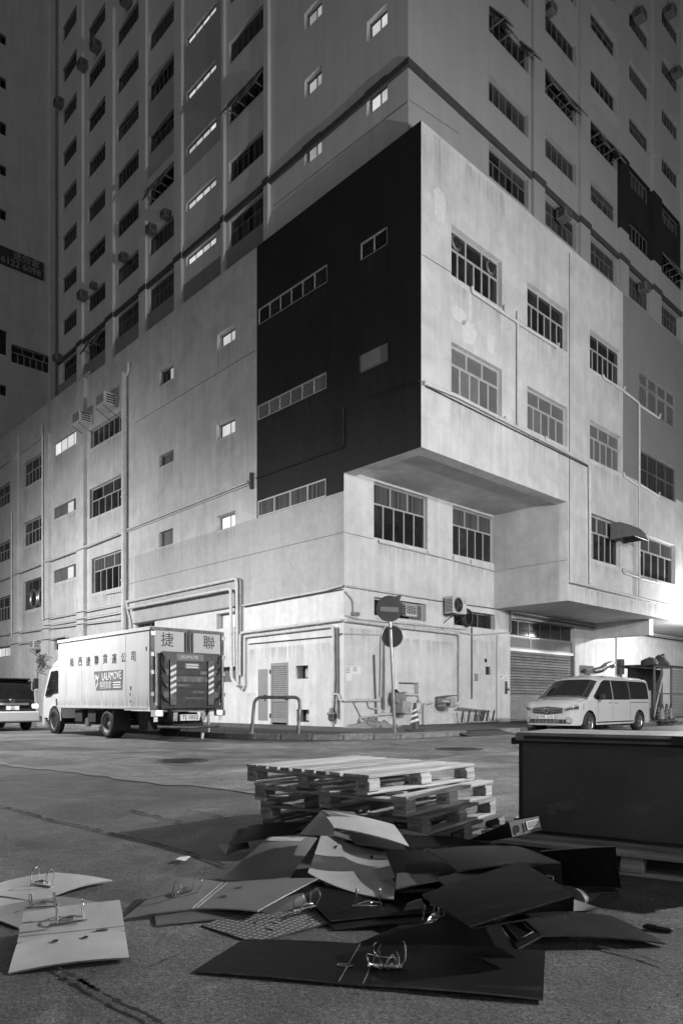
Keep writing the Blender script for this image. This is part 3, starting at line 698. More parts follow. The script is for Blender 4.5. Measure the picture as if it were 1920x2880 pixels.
pipe(BX, [(1793, 1140), (1850, 1178), (1852, 1166)], .05); pipe(BX, [(1793, 1362), (1848, 1396), (1850, 1386)], .05); pipe(BX, [(1748, 1600), (1750, 1611), (1793, 1625)], .05); pipe(BX, [(1796, 1628), (1850, 1640)], .05)
pipe(BX, [(1597.5, 1636), (1930, 1715)], .035, 'pipe', clips=2); pipe(BX, [(1597.5, 1640), (1930, 1719)], .025, 'pipe_dark')
pipe(BX, [(1600, 712), (1600, 1634)], .018, 'pipe_dark', off=.01, name='wall_joint')
pipe(RF, [(1062, 1519), (1063, 1526), (1200, 1558), (1202, 1550)], .035); pipe(RF, [(1203, 1559), (1393, 1607)], .03)
pipe(RF, [(1322, 1576), (1322, 1592)], .03); pipe(RF, [(1273, 1563), (1273, 1577)], .03)
qq = MB(); zz = RF.px(1393, 1607)[1]; qq.tube([(UB - .04, -.02, zz), (UB - .04, -3.38, zz)], .03, 6); qq.build('pipe', M['pipe'], B)
# thin movement joints, as grooves' dark fillets
for side, p0, p1 in ((LF, (359, 1643.5), (966, 1497)), (RF, (967, 1497), (1050, 1516)), (LF, (380, 1190), (718, 985)), (BX, (1186, 715), (1268, 766)), (TL, (768, 580), (1146, 285)), (TR, (1150, 280), (1290, 375)), (RF, (1395.5, 1790), (1395.5, 2030))):
    pipe(side, [p0, p1], .012, 'pipe_dark', off=.004, n=4, name='wall_joint')
# torn posters on the corner, wall patches
for side, ptsx in ((RF, [(970, 1874), (1014, 1874), (1015, 1896), (990, 1897), (989, 1914), (973, 1916)]),):
    q = MB(); P_ = []
    for x, y in ptsx: a, z = side.px(x, y); P_.append(side.P(a, z, -.006))
    q.add(P_, [tuple(range(len(P_)))]); q.build('torn_poster', M['paper'], B)
    t = MB()
    for k in range(7):
        a, z = side.px(972 + (k % 2) * 20, 1878 + 4.5 * (k // 2)); RF.box(t, a, a + .18, z - .012, z + .012, -.011, -.007)
    t.build('poster_lines', M['print_grey'], B)
for x, y, w_, h_ in ((1104, 1928, .3, .34), (1338, 1905, .2, .3)):
    a, z = RF.px(x, y); q = MB(); RF.box(q, a - w_ / 2, a + w_ / 2, z - h_ / 2, z + h_ / 2, -.03, -.003); q.build('notice_plate', M['paper'] if x < 1200 else M['metal'], B)
    t = MB()
    for k in range(3): RF.box(t, a - w_ * .35, a + w_ * (.35 - .12 * k), z + h_ * (.25 - .22 * k) - .014, z + h_ * (.25 - .22 * k) + .014, -.034, -.0305)
    t.build('notice_lines', M['print_grey'], B)
q = MB(); a, z = RF.px(1365, 1858); q.disc(RF.P(a, z, -.01), (0, -1, 0), .09, 14); q.build('vent_hole', M['hole'], B)
q = MB(); a, z = RF.px(1738, 1876); RF.box(q, a - .18, a + .18, z - .4, z + .4, -.25, -.004); q.build('fuse_box', M['dark_metal'], B)
def blob(side, cx, cy, rx, ry, m, n=22, sd=0):
    a, z = side.px(cx, cy); rnd = random.Random(sd); P_ = []
    for k in range(n):
        t = 2 * math.pi * k / n; f_ = .8 + .3 * rnd.random(); cq = lambda x: math.copysign(abs(x) ** .45, x); P_.append(side.P(a + cq(math.cos(t)) * rx * f_, z + cq(math.sin(t)) * ry * f_, -.003))
    q = MB(); q.add(P_, [tuple(range(n))]); q.build('paint_patch', m, B)
for i, (x, y, rx, ry) in enumerate(((1236, 575, .28, .5), (1292, 885, .4, .24), (1318, 935, .4, .36), (1380, 965, .22, .35), (1322, 860, .12, .45))): blob(BX, x, y, rx, ry, M['plaster'], sd=i)
def drip(side, x0, x1, y, h, m='drip'):
    a, z = side.px(x0, y); b, _ = side.px(x1, y); q = MB(); q.quad(side.P(a, z - h, -.004), side.P(b, z - h, -.004), side.P(b, z, -.004), side.P(a, z, -.004)); q.build('drip_stain', M[m], B)
for x0, x1, y, h in ((1272, 1408, 790, 1.6), (1270, 1410, 1118, 1.4), (1484, 1592, 930, 1.2), (1484, 1593, 1220, 1.3), (1660, 1746, 1046, 1.2), (1660, 1746, 1302, 1.2), (1600, 1700, 1648, 1.0), (1700, 1900, 1672, 1.1), (1660, 1745, 1582, .9), (1186, 1260, 350, 2.2), (1300, 1420, 450, 1.4)): drip(BX, x0, x1, y, h, 'drip_light')
for x0, x1, y, h in ((1052, 1200, 1528, 1.0), (1274, 1388, 1576, .9), (1055, 1196, 1738, .8), (1225, 1296, 1762, 1.2), (970, 1080, 1764, 1.4), (1100, 1280, 1792, 1.0), (1330, 1394, 1800, 1.3), (1640, 1730, 1800, 1.5)): drip(RF, x0, x1, y, h, 'drip_light')
for x0, x1, y, h in ((611, 660, 990, 1.4), (611, 660, 1244, 1.3), (611, 660, 1500, .7), (448, 488, 1092, 1.3), (447, 487, 1320, 1.2), (447, 487, 1547, .8), (256, 344, 1270, 1.5), (254, 344, 1466, 1.3), (259, 344, 1678, 1.3), (152, 222, 1290, 1.4), (152, 222, 1468, 1.3), (152, 222, 1648, 1.2), (66, 122, 1382, 1.4), (66, 122, 1548, 1.3), (66, 122, 1728, 1.2), (700, 940, 1828, 1.3), (690, 720, 1950, 1.0)): drip(LF, x0, x1, y, h)
for x0, x1, y, h in ((725, 920, 925, 1.5), (724, 918, 1192, 1.5), (1014, 1088, 742, 1.6), (1012, 1088, 1058, 1.5)): drip(LF, x0, x1, y, h, 'drip_black')
# awning over the window on the lower box
a0, a1, z0, z1, d = awn_hole
aw = thing('window_awning', 'rounded dark canvas awning over one window of the lower right box', 'awning', W(0, 0), ANG)
q = MB(); aL, aR = a0 + (a1 - a0) * .66, a1 + .25; zt = z1 - .12; prof = [(0, 0), (.4, -.03), (.75, -.18), (.98, -.45), (1.05, -.7)]
for i in range(4): q.quad(BX.P(aL, zt + prof[i][1], -prof[i][0]), BX.P(aR, zt + prof[i][1], -prof[i][0]), BX.P(aR, zt + prof[i + 1][1], -prof[i + 1][0]), BX.P(aL, zt + prof[i + 1][1], -prof[i + 1][0]))
q.build('canvas', M['ac_dark'], aw)
for nm, a in (('side_panel', aL + .002), ('side_panel', aR - .002)):
    q = MB(); q.add([BX.P(a, zt + p[1], -p[0]) for p in prof] + [BX.P(a, zt - .7, -.002)], [tuple(range(6))]); q.build(nm, M['ac_dark'], aw)
q = MB(); q.tube([BX.P(aL, zt - .72, -1.05), BX.P(aR, zt - .72, -1.05)], .025, 6); q.build('front_bar', M['metal'], aw)
# wall lamp at the right end of the lower box
la, lz = BX.px(1926, 1652)
wl_ = thing('wall_lamp', 'glaring floodlight on the wall at the right edge above the parked van', 'lamp', W(0, 0), ANG)
q = MB(); BX.box(q, la - .25, la + .25, lz + .06, lz + .2, -.55, -.1); q.build('lamp_housing', M['metal'], wl_)
q = MB(); q.tube([BX.P(la, lz + .13, -.1), BX.P(la, lz + .13, -.002)], .05, 8); q.build('bracket', M['metal'], wl_)
q = MB(); BX.box(q, la - .22, la + .22, lz + .02, lz + .058, -.52, -.13); q.build('bulb', emit('lamp_glass', 40.0, .05), wl_)
ld = bpy.data.lights.new('wall_lamp_light', 'POINT'); ld.energy = LAMP_WALL_POWER; ld.shadow_soft_size = .12
lo_ = bpy.data.objects.new('wall_lamp_light', ld); COL.objects.link(lo_); lo_.parent = wl_; lo_.location = BX.P(la - .2, ZB - .25, -1.2)

# ---------------------------------------------------------------- neighbouring block behind, at the left
N = thing('neighbour_block', 'dark plain block joining the tower at the far left with a phone number board', 'building', C0, ANG)
VN = 52.0; NV = Side('v', VN)
def nwin(px, rows, m, fr='frame_dark', **k):
    h = NV.hole_px(*px, depth=.3); njobs.append((h, rows, fr, m, k))
njobs = []
nwin((32, 158, 966, 1017), [(.36, 4), (.64, 7)], 'glass', 'frame', fw=.08); nwin((-60, 20, 905, 975), [(1, 4)], 'glass')
for (ya, yb) in ((80, 106), (204, 232), (331, 365), (455, 481), (581, 608), (1083, 1110)): nwin((-40, 19, ya - 14, yb - 12), [(1, 4)], 'glass_tower')
mb = MB(); wall(mb, 'v', VN, NV.px(-260, 0)[0], NV.px(260, 0)[0], 0, 110, NV.holes, [], 0); mb.build('wall', [M['wing']], N)
for h, rows, fr, m, k in njobs: NV.window(h, rows, M[fr], M[m], N, **k)
q = MB(); NV.box(q, NV.px(136, 0)[0], NV.px(150, 0)[0], 14, 109, -.5, -.002); q.build('pilaster', M['wing'], N)
pa0, pz = NV.px(60, 930)
sg = thing('phone_number_board', 'dark board with pale characters above a telephone number high at the far left', 'sign', W(0, 0), ANG)
(sa0, st0), (sa1, st1), (_, sb0) = NV.px(-60, 671), NV.px(121, 741), NV.px(121, 789)
q = MB(); NV.box(q, sa0, sa1, sb0, st1, -.16, -.02); q.build('board', M['band'], sg)
zc = (sb0 + st1) / 2; H_ = st1 - sb0
text('lettering', '6122 6098', H_ * .52, NV.P(sa1 - .25, sb0 + H_ * .27, -.165), (1, 0, 0), UP, M['frame'], sg, 'RIGHT')
text('lettering', '迷你倉', H_ * .5, NV.P(sa1 - .35, sb0 + H_ * .73, -.165), (1, 0, 0), UP, M['frame'], sg, 'RIGHT')
# ================================================================== GROUND
def ground_mat(name, base, rib=False):
    m, n, l, b = new_mat(name)
    b.inputs['Roughness'].default_value = 0.52; b.inputs['Specular IOR Level'].default_value = 0.5
    tc = n.new('ShaderNodeTexCoord')
    def noise_(scale, det, rough, lo, hi, a, c, vec=None, dist=0.0):
        z = n.new('ShaderNodeTexNoise'); z.inputs['Scale'].default_value = scale; z.inputs['Detail'].default_value = det; z.inputs['Roughness'].default_value = rough; z.inputs['Distortion'].default_value = dist
        l.new(vec or tc.outputs['Object'], z.inputs['Vector'])
        r_ = n.new('ShaderNodeMapRange'); r_.inputs['From Min'].default_value = lo; r_.inputs['From Max'].default_value = hi; r_.inputs['To Min'].default_value = a; r_.inputs['To Max'].default_value = c
        l.new(z.outputs['Fac'], r_.inputs['Value']); return r_.outputs[0], z.outputs['Fac']
    def mul(a, c):
        x = n.new('ShaderNodeMath'); x.operation = 'MULTIPLY'; l.new(a, x.inputs[0])
        if isinstance(c, float): x.inputs[1].default_value = c
        else: l.new(c, x.inputs[1])
        return x.outputs[0]
    big, _ = noise_(0.6, 9, .64, .32, .68, .42, 1.65, None, .8)
    mid, _ = noise_(3.4, 9, .7, .3, .7, .68, 1.34)
    fine, ff = noise_(125.0, 4, .8, .36, .66, .22, 1.9)
    v = mul(mul(mul(big, mid), fine), float(base))
    wear, _ = noise_(0.9, 8, .65, .55, .7, 1.0, 1.8, None, 1.5)
    oil, _ = noise_(0.7, 7, .6, .58, .7, 1.0, .5, None, .7)
    agg, _ = noise_(48.0, 5, .85, .34, .66, .18, 2.0)
    v = mul(mul(mul(v, wear), oil), agg)
    l.new(v, b.inputs['Base Color'])
    vec = None
    if rib:
        mp = n.new('ShaderNodeMapping'); mp.inputs['Rotation'].default_value = (0, 0, R(-18)); mp.inputs['Scale'].default_value = (3, 34, 1); l.new(tc.outputs['Object'], mp.inputs['Vector']); vec = mp.outputs[0]
    _, rb = noise_(1.0, 5, .6, 0, 1, 0, 1, vec, .4) if rib else noise_(13.0, 9, .78, 0, 1, 0, 1)
    ad = n.new('ShaderNodeMath'); ad.operation = 'MULTIPLY_ADD'; l.new(rb, ad.inputs[0]); ad.inputs[1].default_value = 1.8 if rib else 1.5
    f2 = n.new('ShaderNodeMath'); f2.operation = 'MULTIPLY'; f2.inputs[1].default_value = .25; l.new(ff, f2.inputs[0]); l.new(f2.outputs[0], ad.inputs[2])
    bp = n.new('ShaderNodeBump'); bp.inputs['Strength'].default_value = 1.0; bp.inputs['Distance'].default_value = 0.15
    l.new(ad.outputs[0], bp.inputs['Height']); l.new(bp.outputs[0], b.inputs['Normal'])
    return m
M['road'] = ground_mat('rough_concrete_road', 0.135)
M['road_rib'] = ground_mat('ribbed_concrete_road', 0.27, True)
M['road_far'] = ground_mat('smooth_far_road', 0.17)
M['pave'] = mat('dark_paving', 0.055, .75, var=.4, scale=3, bump=.5, bscale=14)
M['kerb'] = mat('granite_kerb', 0.17, .8, var=.5, scale=9, bump=.6, bscale=25, rand=.35)
M['line'] = mat('worn_road_paint', 0.42, .7, var=.6, scale=7)
M['crack'] = mat('dark_crack', 0.012, .95)
M['strip'] = mat('repair_strip_concrete', 0.2, .75, var=.35, scale=5, bump=.4, bscale=40)
M['iron'] = mat('cast_iron', 0.035, .45, .5, var=.4, scale=20, bump=.6, bscale=60)
q = MB(); nx, ny = 40, 40
q.quad((-260, -60, -.02), (260, -60, -.02), (260, 460, -.02), (-260, 460, -.02)); tag(q.build('ground', M['road_far']), kind='structure')
q = MB(); q.quad((-60, -12, 0), (40, -12, 0), (40, 60, 0), (-60, 60, 0)); tag(q.build('road', M['road']), kind='structure')
def sheet(name, pts, z, m, kind='structure', parent=None):
    q = MB(); q.add([(p[0], p[1], z) for p in pts], [tuple(range(len(pts)))]); o = q.build(name, m, parent)
    if kind: o['kind'] = kind
    return o
def ribbon(name, pts, w, z, m, jit=0.0, sub=10, sd=1):
    rnd = random.Random(sd); P_ = []
    for i in range(len(pts) - 1):
        for j in range(sub): P_.append(Vector(pts[i]).lerp(Vector(pts[i + 1]), j / sub))
    P_.append(Vector(pts[-1])); q = MB(); L_ = []; Rr = []; run = 0.0
    for i, p in enumerate(P_):
        if i: run += (p - P_[i - 1]).length
        t = (P_[min(i + 1, len(P_) - 1)] - P_[max(i - 1, 0)]).normalized(); nrm = Vector((-t.y, t.x, 0))
        wob = noise.noise(Vector((run * 1.3, sd * 7.7, 0))) * 2.2 + noise.noise(Vector((run * 6, sd * 3.3, 5))) * .8
        c = p + nrm * wob * jit; ww = w * (max(.1, .7 + 1.6 * noise.noise(Vector((run * 9, sd * 1.7, 9))) + 1.1 * noise.noise(Vector((run * 31, sd, 4)))) if jit else 1)
        L_.append((c.x + nrm.x * ww / 2, c.y + nrm.y * ww / 2, z)); Rr.append((c.x - nrm.x * ww / 2, c.y - nrm.y * ww / 2, z))
    for i in range(len(P_) - 1): q.quad(L_[i], L_[i + 1], Rr[i + 1], Rr[i])
    o = q.build(name, m); o['kind'] = 'structure'; return o
# concrete bay with ribbed finish behind and beside the pallets
_a, _b = G(0, 2150), G(722, 2232)
bay = [_a.lerp(_b, -.8), _b, G(760, 2300), G(1500, 2300), G(2600, 2240), G(2600, 2145), G(1450, 2106), G(1180, 2140), G(700, 2130), G(380, 2108), G(-200, 2118)]
sheet('concrete_bay', bay, .004, M['road_rib'])
far = [W(-5.75, 60), W(-5.75, -1.3), W(-4.6, -3.6), W(-2.2, -4.75), W(60, -4.75), W(60, -9.4), W(2, -9.4), W(-5, -9.6), W(-10, -7), W(-13, 60)]
sheet('far_carriageway', [(p.x, p.y) for p in far], .0045, M['road_far'])
ribbon('repair_strip', [G(0, 2150).lerp(G(722, 2232), -.8), G(722, 2232), G(0, 2150).lerp(G(722, 2232), 1.3)], .3, .0085, M['strip'], .02, 30)
for i, (pts, w) in enumerate((([(0, 2272), (260, 2335), (520, 2400), (640, 2440)], .035), ([(310, 2270), (510, 2318)], .03), ([(520, 2280), (660, 2310)], .025), ([(150, 2715), (260, 2790), (330, 2830), (480, 2900)], .03), ([(225, 2765), (300, 2800)], .05), ([(1660, 2668), (1800, 2700), (2000, 2755)], .014), ([(60, 2132), (200, 2140), (400, 2132)], .06), ([(380, 2745), (520, 2690)], .008), ([(1180, 2142), (1330, 2150), (1480, 2150)], .05), ([(700, 2128), (1000, 2140), (1180, 2141)], .05), ([(250, 2108), (420, 2104), (640, 2118)], .05))):
    ribbon('joint_crack', [G(*p) for p in pts], w * .75, .0125, M['crack'], .02, 90, i)
rnd_ = random.Random(5)
gr = random.Random(21); q = MB()
for i in range(900):
    y = 2.2 + 7 * gr.random() ** 1.8; x = gr.uniform(-.55, .55) * y; s_ = gr.uniform(.002, .006) * (1.5 if gr.random() < .06 else 1)
    a = gr.uniform(0, 6.28); P_ = [Vector((x + s_ * math.cos(a + k * 2.09) * gr.uniform(.6, 1.2), y + s_ * math.sin(a + k * 2.09) * gr.uniform(.6, 1.2), .005)) for k in range(3)] + [Vector((x, y, .005 + s_ * gr.uniform(.6, 1.2)))]
    q.add(P_, [(0, 1, 3), (1, 2, 3), (2, 0, 3)])
tag(q.build('grit', mat('loose_grit', .2, .8, var=.7, scale=90)), kind='stuff')
# kerb line in building coordinates, rounded at the junction
KU, KV, KR = -5.75, -4.75, 4.2
kl = [(KU, 45 - i) for i in range(0, int(45 - (KV + KR)))] + [(KU + KR - KR * math.cos(t), KV + KR - KR * math.sin(t)) for t in [math.pi / 2 * i / 8 for i in range(9)]] + [(KU + KR + .1 + i * .95, KV) for i in range(1, 40)]
pv = sheet('pavement', [(W(u + .12, v + .12).x, W(u + .12, v + .12).y) for u, v in kl] + [(W(40, 0.3).x, W(40, 0.3).y), (W(.3, .3).x, W(.3, .3).y), (W(.3, 45).x, W(.3, 45).y)], .15, M['pave'])
DROP = (0.2, 2.3)                                         # the kerb dips for the ramp between the cone and the van
for i in range(len(kl) - 1):
    p0, p1 = W(*kl[i]), W(*kl[i + 1]); d = (p1 - p0); L_ = d.length
    if L_ < .05: continue
    a = math.atan2(d.y, d.x); mid = (p0 + p1) / 2; s_ = MB(); hgt = .16 + .012 * rnd_.random()
    if DROP[0] < (kl[i][0] + kl[i + 1][0]) / 2 < DROP[1] and kl[i][1] < -4.7: hgt = .05
    s_.bbox((0, .11, hgt / 2 - .002), (L_ - .015, .25, hgt), .018)
    o = s_.build('kerb_stone', M['kerb'], pv); o.location = mid; o.rotation_euler = (R(rnd_.uniform(-1, 1)), 0, a)
# paving flags and raised slabs near the corner: a broken ramp plate
q = MB(); r0 = [W(.1, -5.15, .03), W(2.35, -5.15, .03), W(2.35, -4.5, .155), W(.1, -4.5, .155)]
q.add(r0 + [p - UP * .03 for p in r0], [(0, 1, 2, 3), (0, 1, 5, 4), (1, 2, 6, 5), (3, 0, 4, 7)]); q.build('ramp_plate', M['pave'], pv)
for v_ in (-5.35, -5.55):
    ribbon('road_line', [W(-3.2, v_), W(2, v_ - .02), W(30, v_ - .05)], .07, .0095, M['line'], .03, 30, int(-v_ * 10))
ribbon('road_line', [W(KU - .55, 40), W(KU - .55, 0)], .08, .0095, M['line'], .03, 30, 3)
def manhole(px, py, r):
    p = G(px, py); t = thing('manhole_cover', 'dark iron cover set in the %s' % ('road near the pallets and freezer' if px > 960 else 'road behind the truck, left of the pallets'), 'manhole cover', (p.x, p.y, .012))
    q = MB(); q.disc((0, 0, .006), (0, 0, 1), r, 28, depth=.02); q.build('cover', M['iron'], t)
    q = MB(); q.lathe([(r + .005, 0), (r + .005, .004), (r + .09, .004), (r + .09, -.01)], (0, 0, 0), (0, 0, 1), 28); q.build('rim', M['iron'], t)
    q = MB()
    for i in range(-4, 5):
        for j in range(-4, 5):
            if i * i + j * j < 20: q.box((i * r / 5, j * r / 5, .009), (r / 8, r / 8, .008))
    o = q.build('tread_studs', M['iron'], t); o['kind'] = 'stuff'
manhole(512, 2141, .36); manhole(1290, 2108, .42)
# rubble mound at the corner of the wall
rb = random.Random(3); pm = on(1000, 2030, v=0.0); mc = W(.55, -.75, .15)
q = MB(); ns, nr = 22, 6; vs0 = []
for i in range(nr + 1):
    for k in range(ns):
        f_ = i / nr; t = 2 * math.pi * k / ns; r_ = f_ * (1 + .25 * noise.noise(Vector((math.cos(t) * 2, math.sin(t) * 2, 3))))
        h = (1 - f_) ** 1.2 * .3 + (.05 * noise.noise(Vector((f_ * 5, t * 3, 1))) if i < nr else -.02)
        vs0.append((r_ * 1.25 * math.cos(t), r_ * .75 * math.sin(t), h))
q.add(vs0, [(i * ns + k, i * ns + (k + 1) % ns, (i + 1) * ns + (k + 1) % ns, (i + 1) * ns + k) for i in range(nr) for k in range(ns)])
rub = q.build('rubble', mat('broken_mortar', .22, .9, var=.5, scale=12, bump=.8, bscale=30)); rub.location = mc; rub.rotation_euler = (0, 0, ANG)
tag(rub, 'low heap of broken mortar against the foot of the wall corner', 'rubble heap', kind='stuff')
for i in range(26):
    t = rb.uniform(0, 6.28); r_ = rb.uniform(.1, 1.05); s_ = rb.uniform(.06, .17); c = MB()
    c.box((0, 0, 0), (s_, s_ * .8, s_ * .6), Matrix.Rotation(rb.uniform(0, 3), 3, 'X') @ Matrix.Rotation(rb.uniform(0, 3), 3, 'Z'), taper=.7)
    o = c.build('stone', M['kerb'], rub); o.location = (r_ * 1.15 * math.cos(t), r_ * .7 * math.sin(t), (1 - r_) * .3 + .03)

# ================================================================== AIR CONDITIONERS
def place_on(side, o, px, py, off=0.0):
    a, z = side.px(px, py); l_ = side.P(a, z, -off); o.location = W(l_[0], l_[1], l_[2]); o.rotation_euler = (0, 0, ANG if side.plane == 'v' else ANG - math.pi / 2)
def box_ac(side, px, py, label, w=.72, h=.46, d=.62, m='ac', group=None, plate=True):
    t = thing('air_conditioner', label, 'air conditioner', group=group); place_on(side, t, px, py)
    q = MB(); q.bbox((0, -d / 2 + .02, 0), (w, d, h), .015); q.build('casing', M[m], t)
    for xs in (-1, 1):
        g_ = MB()
        for k in range(4): g_.box((xs * (w / 2 + .006), -d * .5, -h * .3 + k * h * .2), (.012, d * .62, h * .09))
        g_.build('side_louvre', M['hole'], t)['kind'] = 'stuff'
    q = MB(); q.box((0, -d + .012, .02), (w * .86, .012, h * .72)); gb = q.build('rear_grille', M['hole'], t)
    g_ = MB()
    for k in range(5): g_.box((0, -d + .004, -h * .26 + k * h * .14), (w * .86, .012, .016))
    for k in range(4): g_.box((-w * .36 + k * w * .24, -d + .002, .02), (.018, .014, h * .72))
    g_.build('grille_bars', M[m], gb)['kind'] = 'stuff'
    if plate:
        q = MB(); q.box((0, -d / 2, -h / 2 - .04), (w * 1.12, d * 1.1, .03)); q.build('drip_tray', M[m], t)
        for xs in (-1, 1):
            q = MB(); q.tube([(xs * w * .4, -d, -h / 2 - .06), (xs * w * .4, 0, -h / 2 - .45)], .018, 5); q.build('bracket', M['dark_metal'], t)
    return t
box_ac(LF, 250, 1184, 'left box air conditioner of the pair on brackets over the lower left window', .95, .6, .75)
box_ac(LF, 319, 1135, 'box air conditioner right beside the thick down pipe top, higher of the pair', .95, .6, .75)
box_ac(LF, 110, 1814, 'small box air conditioner low on the wall behind the truck cab', .62, .5, .5)
for side, x, y, s_, lab in (
    (TL, 176, 294, .85, 'in the leftmost tower column, high up and alone'), (TL, 243, 188, .85, 'in the second tower column from the left, lower of a high pair'), (TL, 280, 136, .85, 'in the second tower column, bright topped upper one of a pair'),
    (TL, 366, 8, .85, 'cut by the top edge of the picture, third tower column'), (TL, 436, 650, .75, 'left of the lit strips, first of a pair'), (TL, 476, 608, .7, 'left of the lit strips, second of a pair'),
    (TL, 357, 728, .7, 'alone low in the third tower column'), (TL, 243, 835, .85, 'low in the second tower column, larger of two'), (TL, 271, 806, .6, 'small, low in the second tower column behind another'), (TL, 172, 1010, .8, 'lowest and leftmost on the tower, by the podium roof'),
    (TR, 1872, 40, .85, 'large, with a pale underside at the top right corner'), (TR, 1786, 52, .85, 'topmost of the fourth column on the tower right side'), (TR, 1538, 34, .65, 'small, topmost of the second column on the tower right side'), (TR, 1892, 210, .75, 'in the rightmost tower column, second from the top'),
    (TR, 1573, 612, .8, 'in an open window just above the white box roof'), (TR, 1800, 815, .75, 'above the dark grey wall at the right')):
    box_ac(side, x, y, 'sooty air conditioner ' + lab, .62 * s_, .48 * s_, .55 * s_, 'ac_dark', 'sooty air conditioners on the tower', plate=False)
box_ac(RF, 1147, 1719, 'window air conditioner fitted into the low window behind the no entry sign', .62, .42, .2, plate=False)
t = thing('air_conditioner', 'white outdoor unit with one round fan on the wall right of the no entry sign', 'air conditioner'); place_on(RF, t, 1262, 1706)
q = MB(); q.bbox((0, -.33, 0), (.86, .42, .66), .02); q.build('casing', M['ac'], t)
q = MB(); q.lathe([(.27, 0), (.29, .012), (.27, .02), (.265, .012)], (-.1, -.541, 0), (0, -1, 0), 28); q.build('fan_guard', M['metal'], t)
q = MB(); q.disc((-.1, -.543, 0), (0, -1, 0), .262, 28); fo = q.build('fan_opening', M['hole'], t)
q = MB()
for k in range(3):
    a = 2.1 * k; q.box((-.1 + .13 * math.cos(a), -.546, .13 * math.sin(a)), (.2, .006, .09), Matrix.Rotation(-a, 3, 'Y'))
for r_ in (.09, .16, .22): q.lathe([(r_, .0), (r_ + .006, .003), (r_ + .006, 0)], (-.1, -.551, 0), (0, -1, 0), 24)
q.build('fan_blades', M['dark_metal'], fo)
q = MB()
for k in range(9): q.box((-.432, -.33, -.24 + k * .055), (.012, .34, .02))
q.build('side_louvre', M['hole'], t)['kind'] = 'stuff'
for k in range(2):
    q = MB(); q.box((.3, -.545, .18 - .09 * k), (.16, .008, .03)); q.build('name_plate', M['print_grey'], t)
for xs in (-.33, .33):
    q = MB(); q.tube([(xs, -.55, -.36), (xs, 0, -.36)], .025, 5); q.tube([(xs, -.5, -.38), (xs, 0, -.68)], .02, 5); q.build('bracket', M['dark_metal'], t)
# coil of hose on the wall
t = thing('cable_coil', 'black coiled hose hanging on the wall beside the outdoor air conditioner', 'hose coil'); place_on(RF, t, 1308, 1738)
for k in range(4):
    q = MB(); q.tube([((.3 - .02 * k) * math.cos(a), -.07 - .03 * k, (.36 - .015 * k) * math.sin(a)) for a in [2 * math.pi * i / 22 for i in range(23)]], .03, 6); q.build('hose_loop', M['cable'], t)

# ================================================================== STREET FURNITURE
# no entry sign
sb = G(1110, 2063, .15)
t = thing('no_entry_sign', 'round no entry sign on a leaning pole at the kerb', 'road sign', sb)
top = G(1110, 2063, .15); D = sb.y; sc = D / F
def rel(px, py, dy=0.0): return Vector(((px - CX) * sc - sb.x, dy, EYE + (YH - py) * sc - sb.z))
q = MB(); q.tube([(0, 0, 0), rel(1097, 1750)], .045, 10); q.build('pole', M['metal'], t)
M['sign_dark'] = mat('dark_sign_face', .045, .4, var=.2, scale=8); M['sign_pale'] = mat('pale_sign_bar', .16, .4, var=.15, scale=12)
c = rel(1094, 1713, -.07)
q = MB(); q.disc(c, (-.05, -1, 0), 37 * sc, 36, depth=.015); di = q.build('disc', M['sign_dark'], t)
q = MB(); q.box(c + Vector((0, -.012, -.02)), (52 * sc, .01, 13 * sc), Matrix.Rotation(R(3), 3, 'Y')); q.build('bar', M['sign_pale'], di)
c2 = rel(1112, 1708, .06); q = MB(); P_ = [rel(1070, 1688, .05), rel(1130, 1672, .05), rel(1104, 1742, .05)]
q.add(P_ + [p + Vector((0, .012, 0)) for p in P_], [(0, 1, 2), (3, 4, 5), (0, 1, 4, 3), (1, 2, 5, 4), (2, 0, 3, 5)]); q.build('rear_plate', M['dark_metal'], t)
c3 = rel(1103, 1790, .055)
q = MB(); q.lathe([(0, 0), (31 * sc, 0), (31 * sc, .012), (0, .012)], c3, (.25, 1, 0), 30, smooth=False); d2_ = q.build('lower_disc', M['sign_dark'], t)
q = MB(); q.lathe([(29.5 * sc, -.004), (31.5 * sc, -.004), (31.5 * sc, .016), (29.5 * sc, .016)], c3, (.25, 1, 0), 30); q.build('disc_rim', M['metal'], d2_)
for z_ in (1725, 1768):
    q = MB(); p = rel(1097, z_); q.box(p, (.12, .12, .05)); q.build('clamp', M['dark_metal'], t)
# bent tube guard rail
g0, g1 = G(707, 2062, .15), G(838, 2065, .15)
t = thing('guard_rail', 'bent steel tube rail at the kerb in front of the two grey doors', 'guard rail', g0)
top0 = Vector((.09, .02, .98)); e = g1 - g0; top1 = e + Vector((.06, .02, .98))
def bend(p0, p1, p2, rr=.22):
    A_, B_ = p1 + (p0 - p1).normalized() * rr, p1 + (p2 - p1).normalized() * rr
    return [A_ * (1 - k) ** 2 + p1 * 2 * k * (1 - k) + B_ * k * k for k in (0, .2, .4, .6, .8, 1)]
pts = [Vector((0, 0, 0))] + bend(Vector((0, 0, 0)), top0, top1) + bend(top0, top1, e) + [e]
q = MB(); q.tube(pts, .045, 10); q.build('rail', mat('chipped_rail_paint', .28, .45, .3, var=.7, scale=6), t)
for p in (Vector((0, 0, .01)), e + Vector((0, 0, .01))):
    q = MB(); q.disc(p, (0, 0, 1), .09, 14, depth=.01); q.build('base_plate', M['metal'], t)
